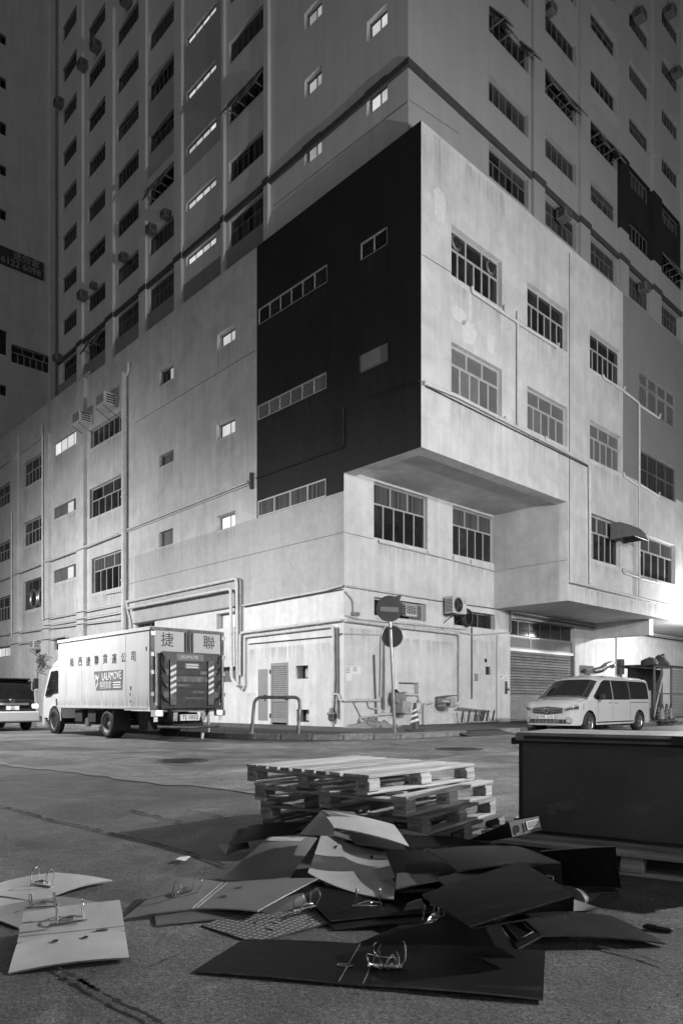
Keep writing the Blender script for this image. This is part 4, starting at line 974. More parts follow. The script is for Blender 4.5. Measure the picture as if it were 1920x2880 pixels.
# thin bollard post behind the truck, little marker on the kerb
p = G(586, 2061, .15); t = thing('marker_post', 'thin pale post on the pavement just right of the truck', 'post', p)
q = MB(); q.tube([(0, 0, 0), (0, 0, .62)], .04, 10); q.build('post', M['pipe'], t); q = MB(); q.disc((0, 0, .635), (0, 0, 1), .045, 12, depth=.02); q.build('cap', M['metal'], t)
p = G(568, 2079, .0); t = thing('paper_cup', 'small crushed pale cup lying at the kerb by the truck', 'litter', p + Vector((0, 0, .01)))
q = MB(); q.lathe([(.035, 0), (.045, .16), (.042, .16), (.033, .005), (0, .005)], (0, 0, 0), (.1, 0, 1), 12); q.build('cup', M['paper'], t)
# striped cone
def cone(p, label, s=1.0, group=None, stripes=True, m1='cone_dark', m2='cone_pale'):
    t = thing('traffic_cone', label, 'traffic cone', p, .3, group)
    q = MB(); q.bbox((0, 0, .03 * s), (.4 * s, .4 * s, .06 * s), .012); q.build('base', M['cone_dark'], t)
    rr = lambda h: (.15 - .115 * h / .74) * s; hs = [0.06, .14, .24, .30, .38, .44, .51, .56, .74]
    for i in range(len(hs) - 1):
        dark = i % 2 == 1 or i == 7 or i == 0
        if not stripes: dark = i in (0, 7)
        q = MB(); h0, h1 = hs[i] * s, hs[i + 1] * s; tilt = .035 * s if stripes else 0; n = 20; vs_ = []
        for (h, edge) in ((h0, i > 0), (h1, i < 7)):
            for k in range(n):
                a = 2 * math.pi * k / n; hh = h + (tilt * math.cos(a + .6) if edge else 0); vs_.append((rr(hh / s) * math.cos(a), rr(hh / s) * math.sin(a), hh))
        q.add(vs_, [(k, (k + 1) % n, n + (k + 1) % n, n + k) for k in range(n)], 0, True)
        q.build('band', M[m1 if dark else m2], t)
    q = MB(); q.disc((0, 0, .74 * s), (0, 0, 1), .035 * s, 12); q.build('tip', M['cone_dark'], t)
    return t
M['cone_dark'] = mat('dark_cone_plastic', .03, .5, var=.3, scale=9); M['cone_pale'] = mat('reflective_pale_band', .62, .5, var=.25, scale=9); M['cone_grey'] = mat('faded_cone_plastic', .2, .6, var=.3, scale=9)
pc = G(1166, 2057, .15); cone(pc, 'striped traffic cone standing on the pavement beside the sign pole', 1.12)
q = MB(); ch = thing('chain_ring', 'thin wire loop hung on top of the striped cone', 'wire loop', pc + Vector((.1, -.05, .74)))
q.tube([(.09 * math.cos(a), 0, .15 * math.sin(a)) for a in [2 * math.pi * i / 18 for i in range(19)]], .008, 5); q.build('loop', M['dark_metal'], ch)
# cardboard boxes strapped to the pipes, a metal tank, a folding ladder
M['card'] = mat('weathered_cardboard', .2, .8, var=.3, scale=7); M['card_pale'] = mat('pale_cardboard', .33, .8, var=.25, scale=7)
def crate(px, py, w, h, d, rot, label, m, lid=True):
    a, z = RF.px(px, py); t = thing('cardboard_box', label, 'box', W(a, -d / 2 - .12, z), ANG + R(rot[1]))
    rm = Matrix.Rotation(R(rot[0]), 3, 'Y'); q = MB(); th = .012
    for c, s_ in (((0, -d / 2, 0), (w, th, h)), ((0, d / 2, 0), (w, th, h)), ((-w / 2, 0, 0), (th, d - 2 * th, h)), ((w / 2, 0, 0), (th, d - 2 * th, h)), ((0, 0, -h / 2), (w, d, th))): q.box(rm @ Vector(c), s_, rm)
    q.build('carton', M[m], t)
    if lid:
        for sx in (-1, 1):
            q = MB(); q.box(rm @ Vector((sx * w * .33, -.02, h / 2 + .05)), (w * .42, d * 1.02, th), rm @ Matrix.Rotation(R(-sx * 28), 3, 'Y')); q.build('flap', M[m], t)
    q = MB(); q.box(rm @ Vector((w * .2, -d / 2 - th / 2 - .002, -h * .15)), (.06, .003, .07), rm); q.build('printed_mark', M['print_grey'], t)
    return t
crate(1103, 1965, .52, .36, .3, (10, -6), 'dark tilted cardboard box on top of another behind the sign pole', 'card')
crate(1112, 1990, .56, .44, .4, (8, 8), 'larger pale cardboard box under the tilted one behind the sign pole', 'card_pale', False)
a, z = RF.px(1236, 1976); t = thing('metal_tank', 'rusty box tank with open lid on the pipes above the ladder', 'tank', W(a, -.32, z), ANG)
q = MB(); q.bbox((0, 0, 0), (.62, .46, .4), .03); q.build('tank_body', M['card_pale'], t)
q = MB(); q.box((.02, -.02, .24), (.7, .5, .02), Matrix.Rotation(R(-5), 3, 'Y')); q.build('lid', M['dark_metal'], t)
q = MB(); q.box((-.18, -.236, -.02), (.24, .01, .26)); q.build('side_opening', M['dark_metal'], t)
q = MB(); q.tube([(-.5, -.2, .04), (-.16, -.25, .03)], .05, 8); q.build('inlet', M['pipe'], t)
a0_, z0_ = RF.px(1272, 2030); a1_, _ = RF.px(1372, 2030)
t = thing('folding_ladder', 'aluminium folding ladder lying on its side against the wall', 'ladder', W(a0_, -.3, .15), ANG); L_ = a1_ - a0_
q = MB(); q.tube([(.05, .08, .62), (L_ - .1, .1, .46)], .04, 6); q.build('rail', M['metal'], t)
q = MB(); q.tube([(.25, -.2, .04), (L_, -.2, .05)], .04, 6); q.build('rail', M['metal'], t)
for k in range(6):
    f_ = k / 5; x = .06 + (L_ - .3) * f_; q = MB(); q.box((x + .1, -.06, .3), (.09, .04, .62 - .12 * f_), Matrix.Rotation(R(-24), 3, 'Y') @ Matrix.Rotation(R(25), 3, 'X')); q.build('rung', M['metal'], t)
q = MB(); q.box((L_ * .62, -.06, .28), (.36, .02, .5), Matrix.Rotation(R(-20), 3, 'Y') @ Matrix.Rotation(R(25), 3, 'X')); q.build('platform', M['metal'], t)
# flexible duct, storage cage with goods and four cones at the right
a, z = RF.px(1645, 1885); t = thing('flexible_duct', 'silvery bent flexible duct poking up behind the van roof', 'duct', W(a, 0, z), ANG)
pts = [Vector((.0, -.05, -.05)), Vector((.0, -.5, -.05)), Vector((.15, -.75, .0)), Vector((.45, -.85, .2)), Vector((.8, -.9, .3)), Vector((1.05, -.92, .22))]
pp = []
for i in range(len(pts) - 1):
    for j in range(6): pp.append(pts[i].lerp(pts[i + 1], j / 6))
q = MB(); q.tube(pp, [.15 + (.014 if i % 2 else 0) for i in range(len(pp))], 12); q.build('duct', M['metal'], t)
M['sack_dark'] = mat('dark_sackcloth', .05, .9, var=.4, scale=9, bump=.5, bscale=20)
cp = G(1840, 2030, .15)
t = thing('storage_cage', 'steel frame storage cage with mesh sides at the right edge behind the van', 'cage', cp, ANG)
CW, CD, CH = 3.4, 1.5, (2030 - 1872) * cp.y / F
for x in (0, .75, 1.75, 3.4):
    for y in (0, CD):
        q = MB(); q.box((x, y, CH / 2), (.07, .07, CH)); q.build('upright', M['pipe_dark'], t)
for y in (0, CD):
    for zz in (.3, CH * .5, CH - .04):
        q = MB(); q.box((CW / 2, y - .05, zz), (CW, .05, .06)); q.build('rail', M['pipe_dark'], t)
q = MB(); q.box((CW / 2, CD / 2, CH + .03), (CW + .2, CD + .2, .05)); q.build('roof_sheet', M['dark_metal'], t)
q = MB(); q.box((.38, -.04, CH * .5), (.06, .04, CH * .95), Matrix.Rotation(R(28), 3, 'Y')); q.build('brace', M['pipe'], t)
q = MB(); q.box((CW / 2, CD * .75, CH / 2), (CW - .1, .02, CH - .1)); q.build('back_sheet', M['dark_metal'], t)
q = MB()
for k in range(24): q.box((1.8 + 1.55 * k / 23, -.015, CH * .5), (.01, .01, CH * .9))
for k in range(16): q.box((2.58, -.012, CH * (.06 + .88 * k / 15)), (1.6, .01, .01))
q.build('wire_mesh', M['pipe_dark'], t)['kind'] = 'stuff'
for i, (x, w_, d_, h_, m, lab) in enumerate(((.9, 1.0, .7, .35, 'sack_dark', 'dark bundle of sacks heaped on top of the storage cage'), (2.1, 1.2, .8, .5, 'sack_dark', 'lumpy tarpaulin bundle at the back of the cage top'))):
    b_ = thing('sack_bundle', lab, 'bundle', cp + dR * x + dL * .6 + UP * (CH + .06), ANG); q = MB(); n = 16; vs_ = []
    for j in range(7):
        for k in range(n):
            a = 2 * math.pi * k / n; ph = math.pi / 2 * j / 6; f_ = 1 + .3 * noise.noise(Vector((math.cos(a) * 2 + i * 9, math.sin(a) * 2, ph * 3)))
            vs_.append((w_ / 2 * math.cos(a) * math.cos(ph) * f_, d_ / 2 * math.sin(a) * math.cos(ph) * f_, h_ * math.sin(ph) * f_))
    q.add(vs_, [(j * n + k, j * n + (k + 1) % n, (j + 1) * n + (k + 1) % n, (j + 1) * n + k) for j in range(6) for k in range(n)], 0, True); q.build('sack', M[m], b_)
b_ = thing('plank_sheet', 'pale sheet of board leaning inside the storage cage', 'board', cp + dR * .35 + dL * .5 + UP * .3, ANG)
q = MB(); q.box((0.05, 0, .55), (.5, .03, 1.1), Matrix.Rotation(R(10), 3, 'Y')); q.build('board', M['card_pale'], b_)
for i, (x, y) in enumerate(((1851, 2026), (1862, 2032), (1874, 2031), (1886, 2030))):
    cone(G(x, y, .15) , ('leftmost of the four faded cones by the storage cage', 'second from the left of the faded cones by the cage', 'third from the left of the faded cones by the cage', 'rightmost of the four faded cones by the storage cage')[i], 1.05, 'traffic cones by the storage cage', i % 2 == 0, 'cone_dark', 'cone_grey')
# ================================================================== VEHICLES
M['tyre'] = mat('tyre_rubber', .018, .8, var=.3, scale=20)
M['alloy'] = mat('alloy_wheel', .5, .25, .9, var=.1, scale=8)
M['car_white'] = mat('white_car_paint', .43, .22, var=.03, scale=2, coat=1.0)
M['car_dark'] = mat('black_car_paint', .02, .2, var=.1, scale=2, coat=.7)
M['car_glass'] = mat('tinted_car_glass', .012, .04, var=.4, scale=2)
M['trim'] = mat('black_plastic_trim', .02, .5, var=.2, scale=10)
M['lens'] = mat('lamp_lens', .35, .08, .2, var=.4, scale=25)
M['plate_white'] = mat('number_plate_white', .7, .4, var=.05)
M['tail_lit'] = emit('lit_tail_lamp', 3.0, .1); M['tail_dim'] = emit('glowing_lamp', 1.1, .2)
M['van_body'] = mat('truck_box_paint', .5, .5, var=.05, scale=1.5, streak=.12, blot=.06)
M['truck_cab'] = mat('white_cab_paint', .5, .3, var=.04, scale=2, coat=.4)
M['chassis'] = mat('dirty_chassis', .025, .8, var=.5, scale=6)
M['lift'] = mat('worn_black_lift_panel', .022, .55, var=.7, scale=5, blot=.3, dust=.06)
M['lift_pale'] = mat('scuffed_steel_plank', .1, .5, .3, var=.6, scale=6)
M['banner'] = mat('grey_banner_print', .15, .5, var=.06)
M['banner_white'] = mat('white_banner_print', .7, .5, var=.04)
def lerpk(K, x):
    if x <= K[0][0]: return K[0][1]
    for (a, p), (b, q) in zip(K, K[1:]):
        if x <= b: return p + (q - p) * (x - a) / (b - a)
    return K[-1][1]
def wheel(t, x, y, r, w, side, spokes=5, truck=False):
    """tyre as the part, rim as its child; side = +1 for the left"""
    q = MB(); q.lathe([(r * .62, -w / 2), (r * .9, -w / 2), (r, -w * .36), (r, w * .36), (r * .9, w / 2), (r * .62, w / 2), (r * .6, w * .2)], (x, y, r), (0, side, 0), 32)
    o = q.build('wheel', M['tyre'], t)
    q = MB(); c = Vector((x, y, r)); ax = Vector((0, side, 0))
    q.lathe([(r * .64, w * .47), (r * .6, w * .5), (r * .57, w * .36), (r * .5, w * (.12 if not truck else .0))], c, ax, 32)
    if truck:
        q.lathe([(r * .5, 0), (r * .34, w * .1), (r * .33, w * .3), (0, w * .32)], c, ax, 24)
    else:
        for k in range(spokes):
            a = 2 * math.pi * k / spokes + .3; rot = Matrix.Rotation(-a * side, 3, 'Y') if side > 0 else Matrix.Rotation(a, 3, 'Y')
            q.box(c + ax * w * .36 + rot @ Vector((r * .33, 0, 0)), (r * .56, w * .12, r * .15), rot)
        q.lathe([(r * .14, w * .3), (r * .14, w * .44), (0, w * .45)], c, ax, 16)
    q.build('rim', M['alloy' if not truck else 'pipe_dark'], o)
    q = MB(); q.disc(c + ax * w * (.1 if not truck else -.02), ax, r * .58, 24); q.build('hub_shadow', M['trim'], o)
    return o
class Body:
    def __init__(s, L, Wd, zt, plan, zb, wheels, R_, tum=.17, belt=1.0):
        s.L, s.h, s.zt, s.plan, s.zb0, s.wheels, s.R, s.tum, s.belt = L, Wd / 2, zt, plan, zb, wheels, R_, tum, belt
    def top(s, x): return lerpk(s.zt, x)
    def bot(s, x):
        z = s.zb0
        for xw, zc in s.wheels:
            d = s.R ** 2 - (x - xw) ** 2
            if d > 0: z = max(z, zc + math.sqrt(d))
        return z
    def w(s, x, z):
        t = max(0, (z - s.belt) / .9); low = max(0, (.55 - z) / .4)
        return s.h * lerpk(s.plan, x) * (1 - s.tum * t ** 1.35 - .035 * low * low)
    def ztop(s, x, y):
        zt = s.top(x); wt = s.w(x, zt - .1); return zt - .10 * min(1, abs(y) / max(wt, .01)) ** 4
    def build(s, parent, m):
        xs = [s.L * i / 60 for i in range(61)]
        for xw, _ in s.wheels: xs += [xw + s.R * math.cos(math.pi * k / 14) * .9999 for k in range(15)]
        xs += [k[0] for k in s.zt] + [k[0] for k in s.plan]; xs = uniq([x for x in xs if 0 <= x <= s.L])
        fr = (0, .08, .18, .3, .42, .55, .7, .85, 1.0); cs = (.975, .92, .8, .55, .25, 0)
        q = MB(); vs_ = []; nr = 2 * (len(fr) + len(cs)) - 1
        for x in xs:
            zb, zt = s.bot(x), s.top(x); zs = zt - .1; half = []
            zb = min(zb, zs - .02)
            for f_ in fr: z = zb + (zs - zb) * f_; half.append((s.w(x, z), z))
            wt = s.w(x, zs)
            for c in cs: half.append((wt * c, zt - .10 * c ** 4))
            ring = half + [(-y, z) for y, z in reversed(half[:-1])]
            vs_ += [(x, y, z) for y, z in ring]
        fs = [(i * nr + k, i * nr + k + 1, (i + 1) * nr + k + 1, (i + 1) * nr + k) for i in range(len(xs) - 1) for k in range(nr - 1)]
        q.add(vs_, fs, 0, True)
        q.add(vs_[:nr], [tuple(range(nr))]); q.add(vs_[-nr:], [tuple(range(nr))])
        return q.build('body', m, parent)
    def side_patch(s, x0, x1, zl, zh, m, parent, name, sgn=1, off=.007, n=8):
        q = MB(); vs_ = []
        for i in range(n + 1):
            x = x0 + (x1 - x0) * i / n
            for j in range(5):
                a, b = zl(x), zh(x); z = a + (b - a) * j / 4; vs_.append((x, sgn * (s.w(x, z) + off), z))
        q.add(vs_, [(i * 5 + j, i * 5 + j + 1, (i + 1) * 5 + j + 1, (i + 1) * 5 + j) for i in range(n) for j in range(4)], 0, True)
        return q.build(name, m, parent)
    def top_patch(s, x0, x1, f0, f1, m, parent, name, off=.009, n=8, ny=12):
        q = MB(); vs_ = []
        for i in range(n + 1):
            x = x0 + (x1 - x0) * i / n; wt = s.w(x, s.top(x) - .1) * (f0 + (f1 - f0) * i / n)
            for j in range(ny + 1):
                y = -wt + 2 * wt * j / ny; vs_.append((x, y, s.ztop(x, y) + off))
        q.add(vs_, [(i * (ny + 1) + j, i * (ny + 1) + j + 1, (i + 1) * (ny + 1) + j + 1, (i + 1) * (ny + 1) + j) for i in range(n) for j in range(ny)], 0, True)
        return q.build(name, m, parent)
    def xf(s, y):
        """how far forward the nose is at offset y"""
        f_ = abs(y) / s.h; K = sorted([(p, x) for x, p in s.plan if x > s.L / 2]); return lerpk(K, f_)
    def nose(s, ys, zl, zh, m, parent, name, off=.01):
        q = MB(); vs_ = []
        for y in ys:
            for j in range(4):
                a, b = zl(y), zh(y); z = a + (b - a) * j / 3; x = s.xf(y * (1 + .12 * max(0, (.55 - z)))) + off
                while s.ztop(x - off, y) < z - .02 and x > s.L * .8: x -= .01
                vs_.append((x, y * 1.004, z))
        n = len(ys); q.add(vs_, [(i * 4 + j, i * 4 + j + 1, (i + 1) * 4 + j + 1, (i + 1) * 4 + j) for i in range(n - 1) for j in range(3)], 0, True)
        return q.build(name, m, parent)
def lin(a, b, n): return [a + (b - a) * i / n for i in range(n + 1)]
# --- white people carrier at the right
VL = 5.5; bd = Body(VL, 1.9, [(0, 1.5), (.03, 1.72), (.12, 1.83), (.5, 1.88), (2.9, 1.9), (3.4, 1.87), (3.66, 1.79), (4.6, 1.17), (5.1, 1.06), (5.33, .97), (5.44, .88), (5.5, .74)],
          [(0, .93), (.25, 1.0), (4.7, 1.0), (5.1, .96), (5.3, .89), (5.41, .78), (5.47, .6), (5.5, .4)], .27, [(1.0, .33), (4.55, .33)], .41)
wp = G(1651, 2064, 0); ex, ey = -dR, -dL
VAN = wp - ex * 4.55 - ey * .86
van = thing('people_carrier', 'white people carrier parked at the kerb by the roller shutter', 'van', VAN, ANG + math.pi)
bd.build(van, M['car_white'])
for x in (1.0, 4.55):
    for sd_ in (1, -1): wheel(van, x, sd_ * .84, .34, .23, sd_)
q = MB(); q.box((2.7, 0, .42), (4.9, 1.45, .35)); q.box((1.0, 0, .5), (1.0, 1.5, .6)); q.box((4.55, 0, .5), (.95, 1.5, .55)); q.build('underbody', M['chassis'], van)
wz = lambda a, b, x: a + (b - a)
bd.side_patch(3.02, 4.28, lambda x: 1.08 if x < 4.1 else 1.08 + (x - 4.1) * .3, lambda x: min(1.72, bd.top(x) - .14 - max(0, x - 3.5) * .06), M['car_glass'], van, 'door_window', n=14)
bd.side_patch(1.75, 2.95, lambda x: 1.08, lambda x: 1.72, M['car_glass'], van, 'sliding_door_window')
bd.side_patch(.28, 1.70, lambda x: 1.10, lambda x: 1.71 - max(0, .5 - x) * .25, M['car_glass'], van, 'rear_side_window')
for x in (3.0, 1.72, 4.02): bd.side_patch(x - .008, x + .008, lambda z: .42, lambda z: 1.75 if x < 4 else 1.05, M['trim'], van, 'door_seam', off=.003, n=1)
bd.side_patch(.3, 1.75, lambda x: .98, lambda x: 1.0, M['trim'], van, 'door_rail', off=.006)
bd.side_patch(1.5, 4.1, lambda x: .33, lambda x: .37, M['trim'], van, 'sill_trim', off=.004)
for x in (3.2, 2.75):
    q = MB(); y = bd.w(x, .98); q.bbox((x, y + .025, .99), (.2, .03, .035), .008); q.build('door_handle', M['car_white'], van)
q = MB(); y = bd.w(3.95, 1.08); q.bbox((3.98, y + .12, 1.16), (.14, .2, .17), .03, Matrix.Rotation(R(10), 3, 'Z')); q.build('mirror', M['trim'], van)
q = MB(); q.bbox((3.98, -y - .12, 1.16), (.14, .2, .17), .03); q.build('mirror', M['trim'], van)
ws = bd.top_patch(3.74, 4.56, .9, .93, M['car_glass'], van, 'windscreen')
bd.top_patch(4.575, 4.64, .93, .93, M['trim'], van, 'wiper_scuttle', off=.006, n=2)
bd.nose(lin(-.52, .52, 12), lambda y: .60 + .1 * abs(y), lambda y: .86 - .08 * abs(y), M['trim'], van, 'grille', .012)
q = MB()
for k in range(2):
    for sgn in (-1, 1): q.box((bd.xf(.3) + .03, sgn * .31, .69 + .07 * k), (.02, .34, .022), Matrix.Rotation(R(-sgn * 8), 3, 'Z'))
q.build('grille_bar', M['chrome'], van)
q = MB(); st = Vector((VL + .04, 0, .735)); q.lathe([(.085, 0), (.1, .01), (.1, .0), (.085, -.004)], st, (1, 0, 0), 24)
for k in range(3):
    a = math.pi / 2 + k * 2 * math.pi / 3; rm = Matrix.Rotation(-(a), 3, 'X'); q.box(st + Vector((.004, math.cos(a) * .045, math.sin(a) * .045)), (.008, .09, .018), Matrix.Rotation(a, 3, 'X'))
q.build('badge', M['chrome'], van)
for sgn in (1, -1):
    bd.nose([sgn * v_ for v_ in lin(.56, .935, 8)], lambda y: .70 + .16 * (abs(y) - .56), lambda y: .80 + .42 * (abs(y) - .56), M['lens'], van, 'headlight', .012)
    bd.nose([sgn * v_ for v_ in lin(.62, .9, 5)], lambda y: .73 + .16 * (abs(y) - .56), lambda y: .765 + .3 * (abs(y) - .56), M['trim'], van, 'headlight_inner', .018)
    q = MB(); y0 = sgn * .72; q.lathe([(.09, 0), (.11, .012), (.07, .02), (0, .006)], (bd.xf(y0) + .005, y0, .43), (1, sgn * .5, 0), 18); q.build('fog_lamp', M['lens'], van)
bd.nose(lin(-.62, .62, 12), lambda y: .33, lambda y: .46, M['trim'], van, 'lower_intake', .012)
q = MB()
for k in range(9): q.box((bd.xf(.55 - .1375 * k) + .022, .55 - .1375 * k, .395), (.012, .014, .12))
for k in range(3): q.box((VL + .016, 0, .35 + .04 * k), (.012, .8, .01))
q.build('intake_mesh', M['metal'], van)['kind'] = 'stuff'
q = MB(); q.box((VL + .035, 0, .535), (.012, .52, .12)); pl = q.build('number_plate', M['plate_white'], van)
text('lettering', 'WB 1216', .125, (VL + .0425, 0, .535), (0, 1, 0), UP, M['print'], pl, squash=.95)
q = MB(); q.box((.06, bd.w(.1, 1.0) - .02, 1.1), (.1, .06, .6)); q.build('tail_lamp', M['lens'], van)
# --- delivery truck
TK = Vector((-4.77, 17.9, 0)) + dR * 1.075
truck = thing('delivery_truck', 'white box truck with dark tail lift driving away along the left street', 'truck', TK, ANG + math.pi / 2)
HW, BXL, z0, z1 = 1.075, 5.8, .82, 2.88
q = MB(); q.bbox((BXL / 2 + .02, 0, (z0 + z1) / 2), (BXL - .04, 2 * HW, z1 - z0), .03); q.build('cargo_box', M['van_body'], truck)
for x in (1.35, 2.75, 4.1, 5.2):
    q = MB(); q.box((x, HW + .002, (z0 + z1) / 2), (.018, .008, z1 - z0 - .12)); q.build('panel_seam', M['pipe'], truck)
for zz, h_ in ((z1 - .03, .07), (z0 + .03, .08)):
    q = MB(); q.box((BXL / 2, HW + .012, zz), (BXL, .025, h_)); q.build('edge_rail', M['van_body'], truck)
q = MB(); q.box((BXL / 2, 0, z1 + .012), (BXL, 2 * HW + .04, .02)); q.build('roof', M['van_body'], truck)
q = MB(); q.box((3.4, 0, .62), (6.4, .8, .22)); q.box((2.48, 0, .42), (.16, 1.7, .16)); q.box((6.32, 0, .42), (.14, 1.7, .14)); q.box((4.4, .55, .55), (1.3, .5, .4)); q.box((.9, .6, .5), (.5, .4, .5)); q.build('chassis', M['chassis'], truck)
for x in (3.5, 4.4): 
    q = MB(); q.box((x, .93, .6), (.5, .2, .34)); q.build('side_locker', M['chassis'], truck)
q = MB(); q.tube([(3.9, .9, .42), (3.9, 1.0, .42)], .13, 14); q.build('air_tank', M['metal'], truck)
for x, y in ((2.48, .86), (2.48, -.86), (6.32, .9), (6.32, -.9)): wheel(truck, x, y, .39, .42 if x < 3 else .23, 1 if y > 0 else -1, truck=True)
for sgn in (1, -1):
    q = MB(); n = 12; vs_ = []
    for k in range(n + 1):
        a = math.pi * (.02 + .96 * k / n)
        for yy in (.68, 1.08): vs_.append((2.48 + .5 * math.cos(a), sgn * yy, .39 + .47 * math.sin(a)))
    q.add(vs_, [(k * 2, k * 2 + 1, k * 2 + 3, k * 2 + 2) for k in range(n)], 0, True); q.build('mudguard', M['trim'], truck)
    q = MB(); q.box((1.9, sgn * .9, .5), (.02, .5, .55)); q.build('mud_flap', M['trim'], truck)
# cab
cz = [(5.86, .5), (5.86, 2.05), (5.98, 2.14), (6.75, 2.12), (6.95, 2.02), (7.2, 1.2), (7.25, .95), (7.25, .5)]
hw = lambda z: .98 - max(0, z - 1.15) * .1
q = MB(); vs_ = [(x, s_ * hw(z), z) for s_ in (1, -1) for x, z in cz]; n = len(cz)
q.add(vs_, [tuple(range(n)), tuple(range(2 * n - 1, n - 1, -1))] + [(k, (k + 1) % n, n + (k + 1) % n, n + k) for k in range(n)]); q.build('cab', M['truck_cab'], truck)
q = MB(); vs_ = []
for s_ in (.92, -.92): vs_ += [(5.9, s_, 2.12), (5.9, s_ * .85, 2.5), (6.15, s_ * .85, 2.48), (6.8, s_ * .95, 2.15)]
q.add(vs_, [(0, 1, 2, 3), (4, 5, 6, 7), (0, 1, 5, 4), (1, 2, 6, 5), (2, 3, 7, 6)]); q.build('roof_fairing', M['truck_cab'], truck)
for sgn in (1, -1):
    P_ = [(6.1, 1.32), (6.1, 1.95), (6.3, 2.0), (6.8, 1.98), (7.1, 1.2), (6.7, 1.22), (6.5, 1.3)]
    q = MB(); q.add([(x, sgn * (hw(z) + .006), z) for x, z in P_], [tuple(range(len(P_)))]); q.build('door_window', M['car_glass'], truck)
    q = MB(); q.tube([(6.05, sgn * (hw(.9) + .002), .55), (6.05, sgn * (hw(2) + .002), 2.05)], .008, 4); q.build('door_seam', M['trim'], truck)
    q = MB(); q.bbox((6.12, sgn * (hw(.9) + .02), 1.0), (.05, .03, .22), .01); q.build('door_handle', M['trim'], truck)
    q = MB(); n = 12; vs_ = []
    for k in range(n + 1):
        a = math.pi * (.0 + 1.0 * k / n)
        for r_ in (.47, .53): vs_.append((6.32 + r_ * math.cos(a), sgn * (.985), .42 + r_ * math.sin(a)))
    q.add(vs_, [(k * 2, k * 2 + 1, k * 2 + 3, k * 2 + 2) for k in range(n)]); q.build('wheel_arch', M['truck_cab'], truck)
    q = MB(); q.disc((6.32, sgn * .983, .42), (0, sgn, 0), .47, 24); q.build('arch_recess', M['trim'], truck)
    q = MB(); q.tube([(7.1, sgn * .95, 1.9), (7.25, sgn * 1.15, 1.95), (7.28, sgn * 1.2, 1.6)], .015, 5); q.bbox((7.28, sgn * 1.2, 1.6), (.06, .16, .34), .02); q.build('mirror', M['trim'], truck)
q = MB(); q.add([(6.975, y, 1.97) for y in (-.86, .86)] + [(7.2, y, 1.22) for y in (.9, -.9)], [(0, 1, 2, 3)]); o = q.build('windscreen', M['car_glass'], truck); o.location = (.008, 0, 0)
q = MB(); q.box((7.24, 0, .42), (.2, 1.95, .3)); q.build('bumper', M['truck_cab'], truck)
# side lettering and banner
for i, chr_ in enumerate('揭西捷聯貨運公司'):
    text('lettering', chr_, .29, (4.72 - i * .545 + (.05 if i < 1 else 0), HW + .003, 2.16 + .012 * math.sin(i * 2.1)), (-1, 0, 0), UP, M['print'], truck)
q = MB(); P_ = [(3.25, 1.86), (1.48, 1.86), (1.52, 1.33), (3.1, 1.33)]
q.add([(x, HW + .006, z) for x, z in P_], [(0, 1, 2, 3)]); bn = q.build('banner', M['banner'], truck)
text('lettering', 'LALAMOVE', .30, (2.15, HW + .010, 1.70), (-1, 0, .02), (.12, 0, 1), M['banner_white'], bn, squash=.78)
text('lettering', '啦啦拿拿', .22, (2.5, HW + .010, 1.45), (-1, 0, .0), UP, M['banner_white'], bn, squash=.8)
for k in range(3):
    q = MB(); q.box((1.82, HW + .010, 1.53 - .065 * k), (.44, .004, .03)); q.build('banner_line', M['banner_white'], bn)
q = MB(); q.add([(x, HW + .010, z) for x, z in ((3.2, 1.78), (3.02, 1.62), (2.98, 1.5), (3.06, 1.42), (3.12, 1.38), (3.0, 1.58), (2.86, 1.84), (2.92, 1.68))], [(0, 1, 6, 7), (1, 2, 5, 6), (2, 3, 4, 5)]); q.build('wing_emblem', M['banner_white'], bn)
for k in range(3):
    q = MB(); q.box((3.08 + .02 * k, HW + .009, 1.73 - .05 * k), (.14, .003, .018), Matrix.Rotation(R(30), 3, 'Y')); q.build('wing_emblem', M['banner_white'], bn)
for x, zz, w_, h_ in ((1.05, 1.36, .05, .1), (1.08, 1.2, .03, .08), (1.06, 1.02, .04, .04), (.22, 2.35, .05, .1)):
    q = MB(); q.box((x, HW + .003, zz), (w_, .006, h_)); q.build('paint_chip', M['print'], truck)
q = MB(); q.quad((.1, HW + .03, z0), (5.7, HW + .03, z0), (5.7, HW + .03, z0 + .01), (.1, HW + .03, z0 + .01)); q.build('lower_lip', M['trim'], truck)
M['road_dirt'] = stain_mat('road_dirt_stain', .05, .55)
for x0, x1, h_ in ((.1, 1.3, .5), (1.4, 2.7, .35), (2.8, 4.05, .42), (4.15, 5.7, .3)):
    o = None; q = MB(); q.quad((x0, 0, -h_), (x1, 0, -h_), (x1, 0, 0), (x0, 0, 0)); o = q.build('dirt_stain', M['road_dirt'], truck); o.location = (0, HW + .0035, z0 + .07); o.rotation_euler = (R(180), 0, 0)
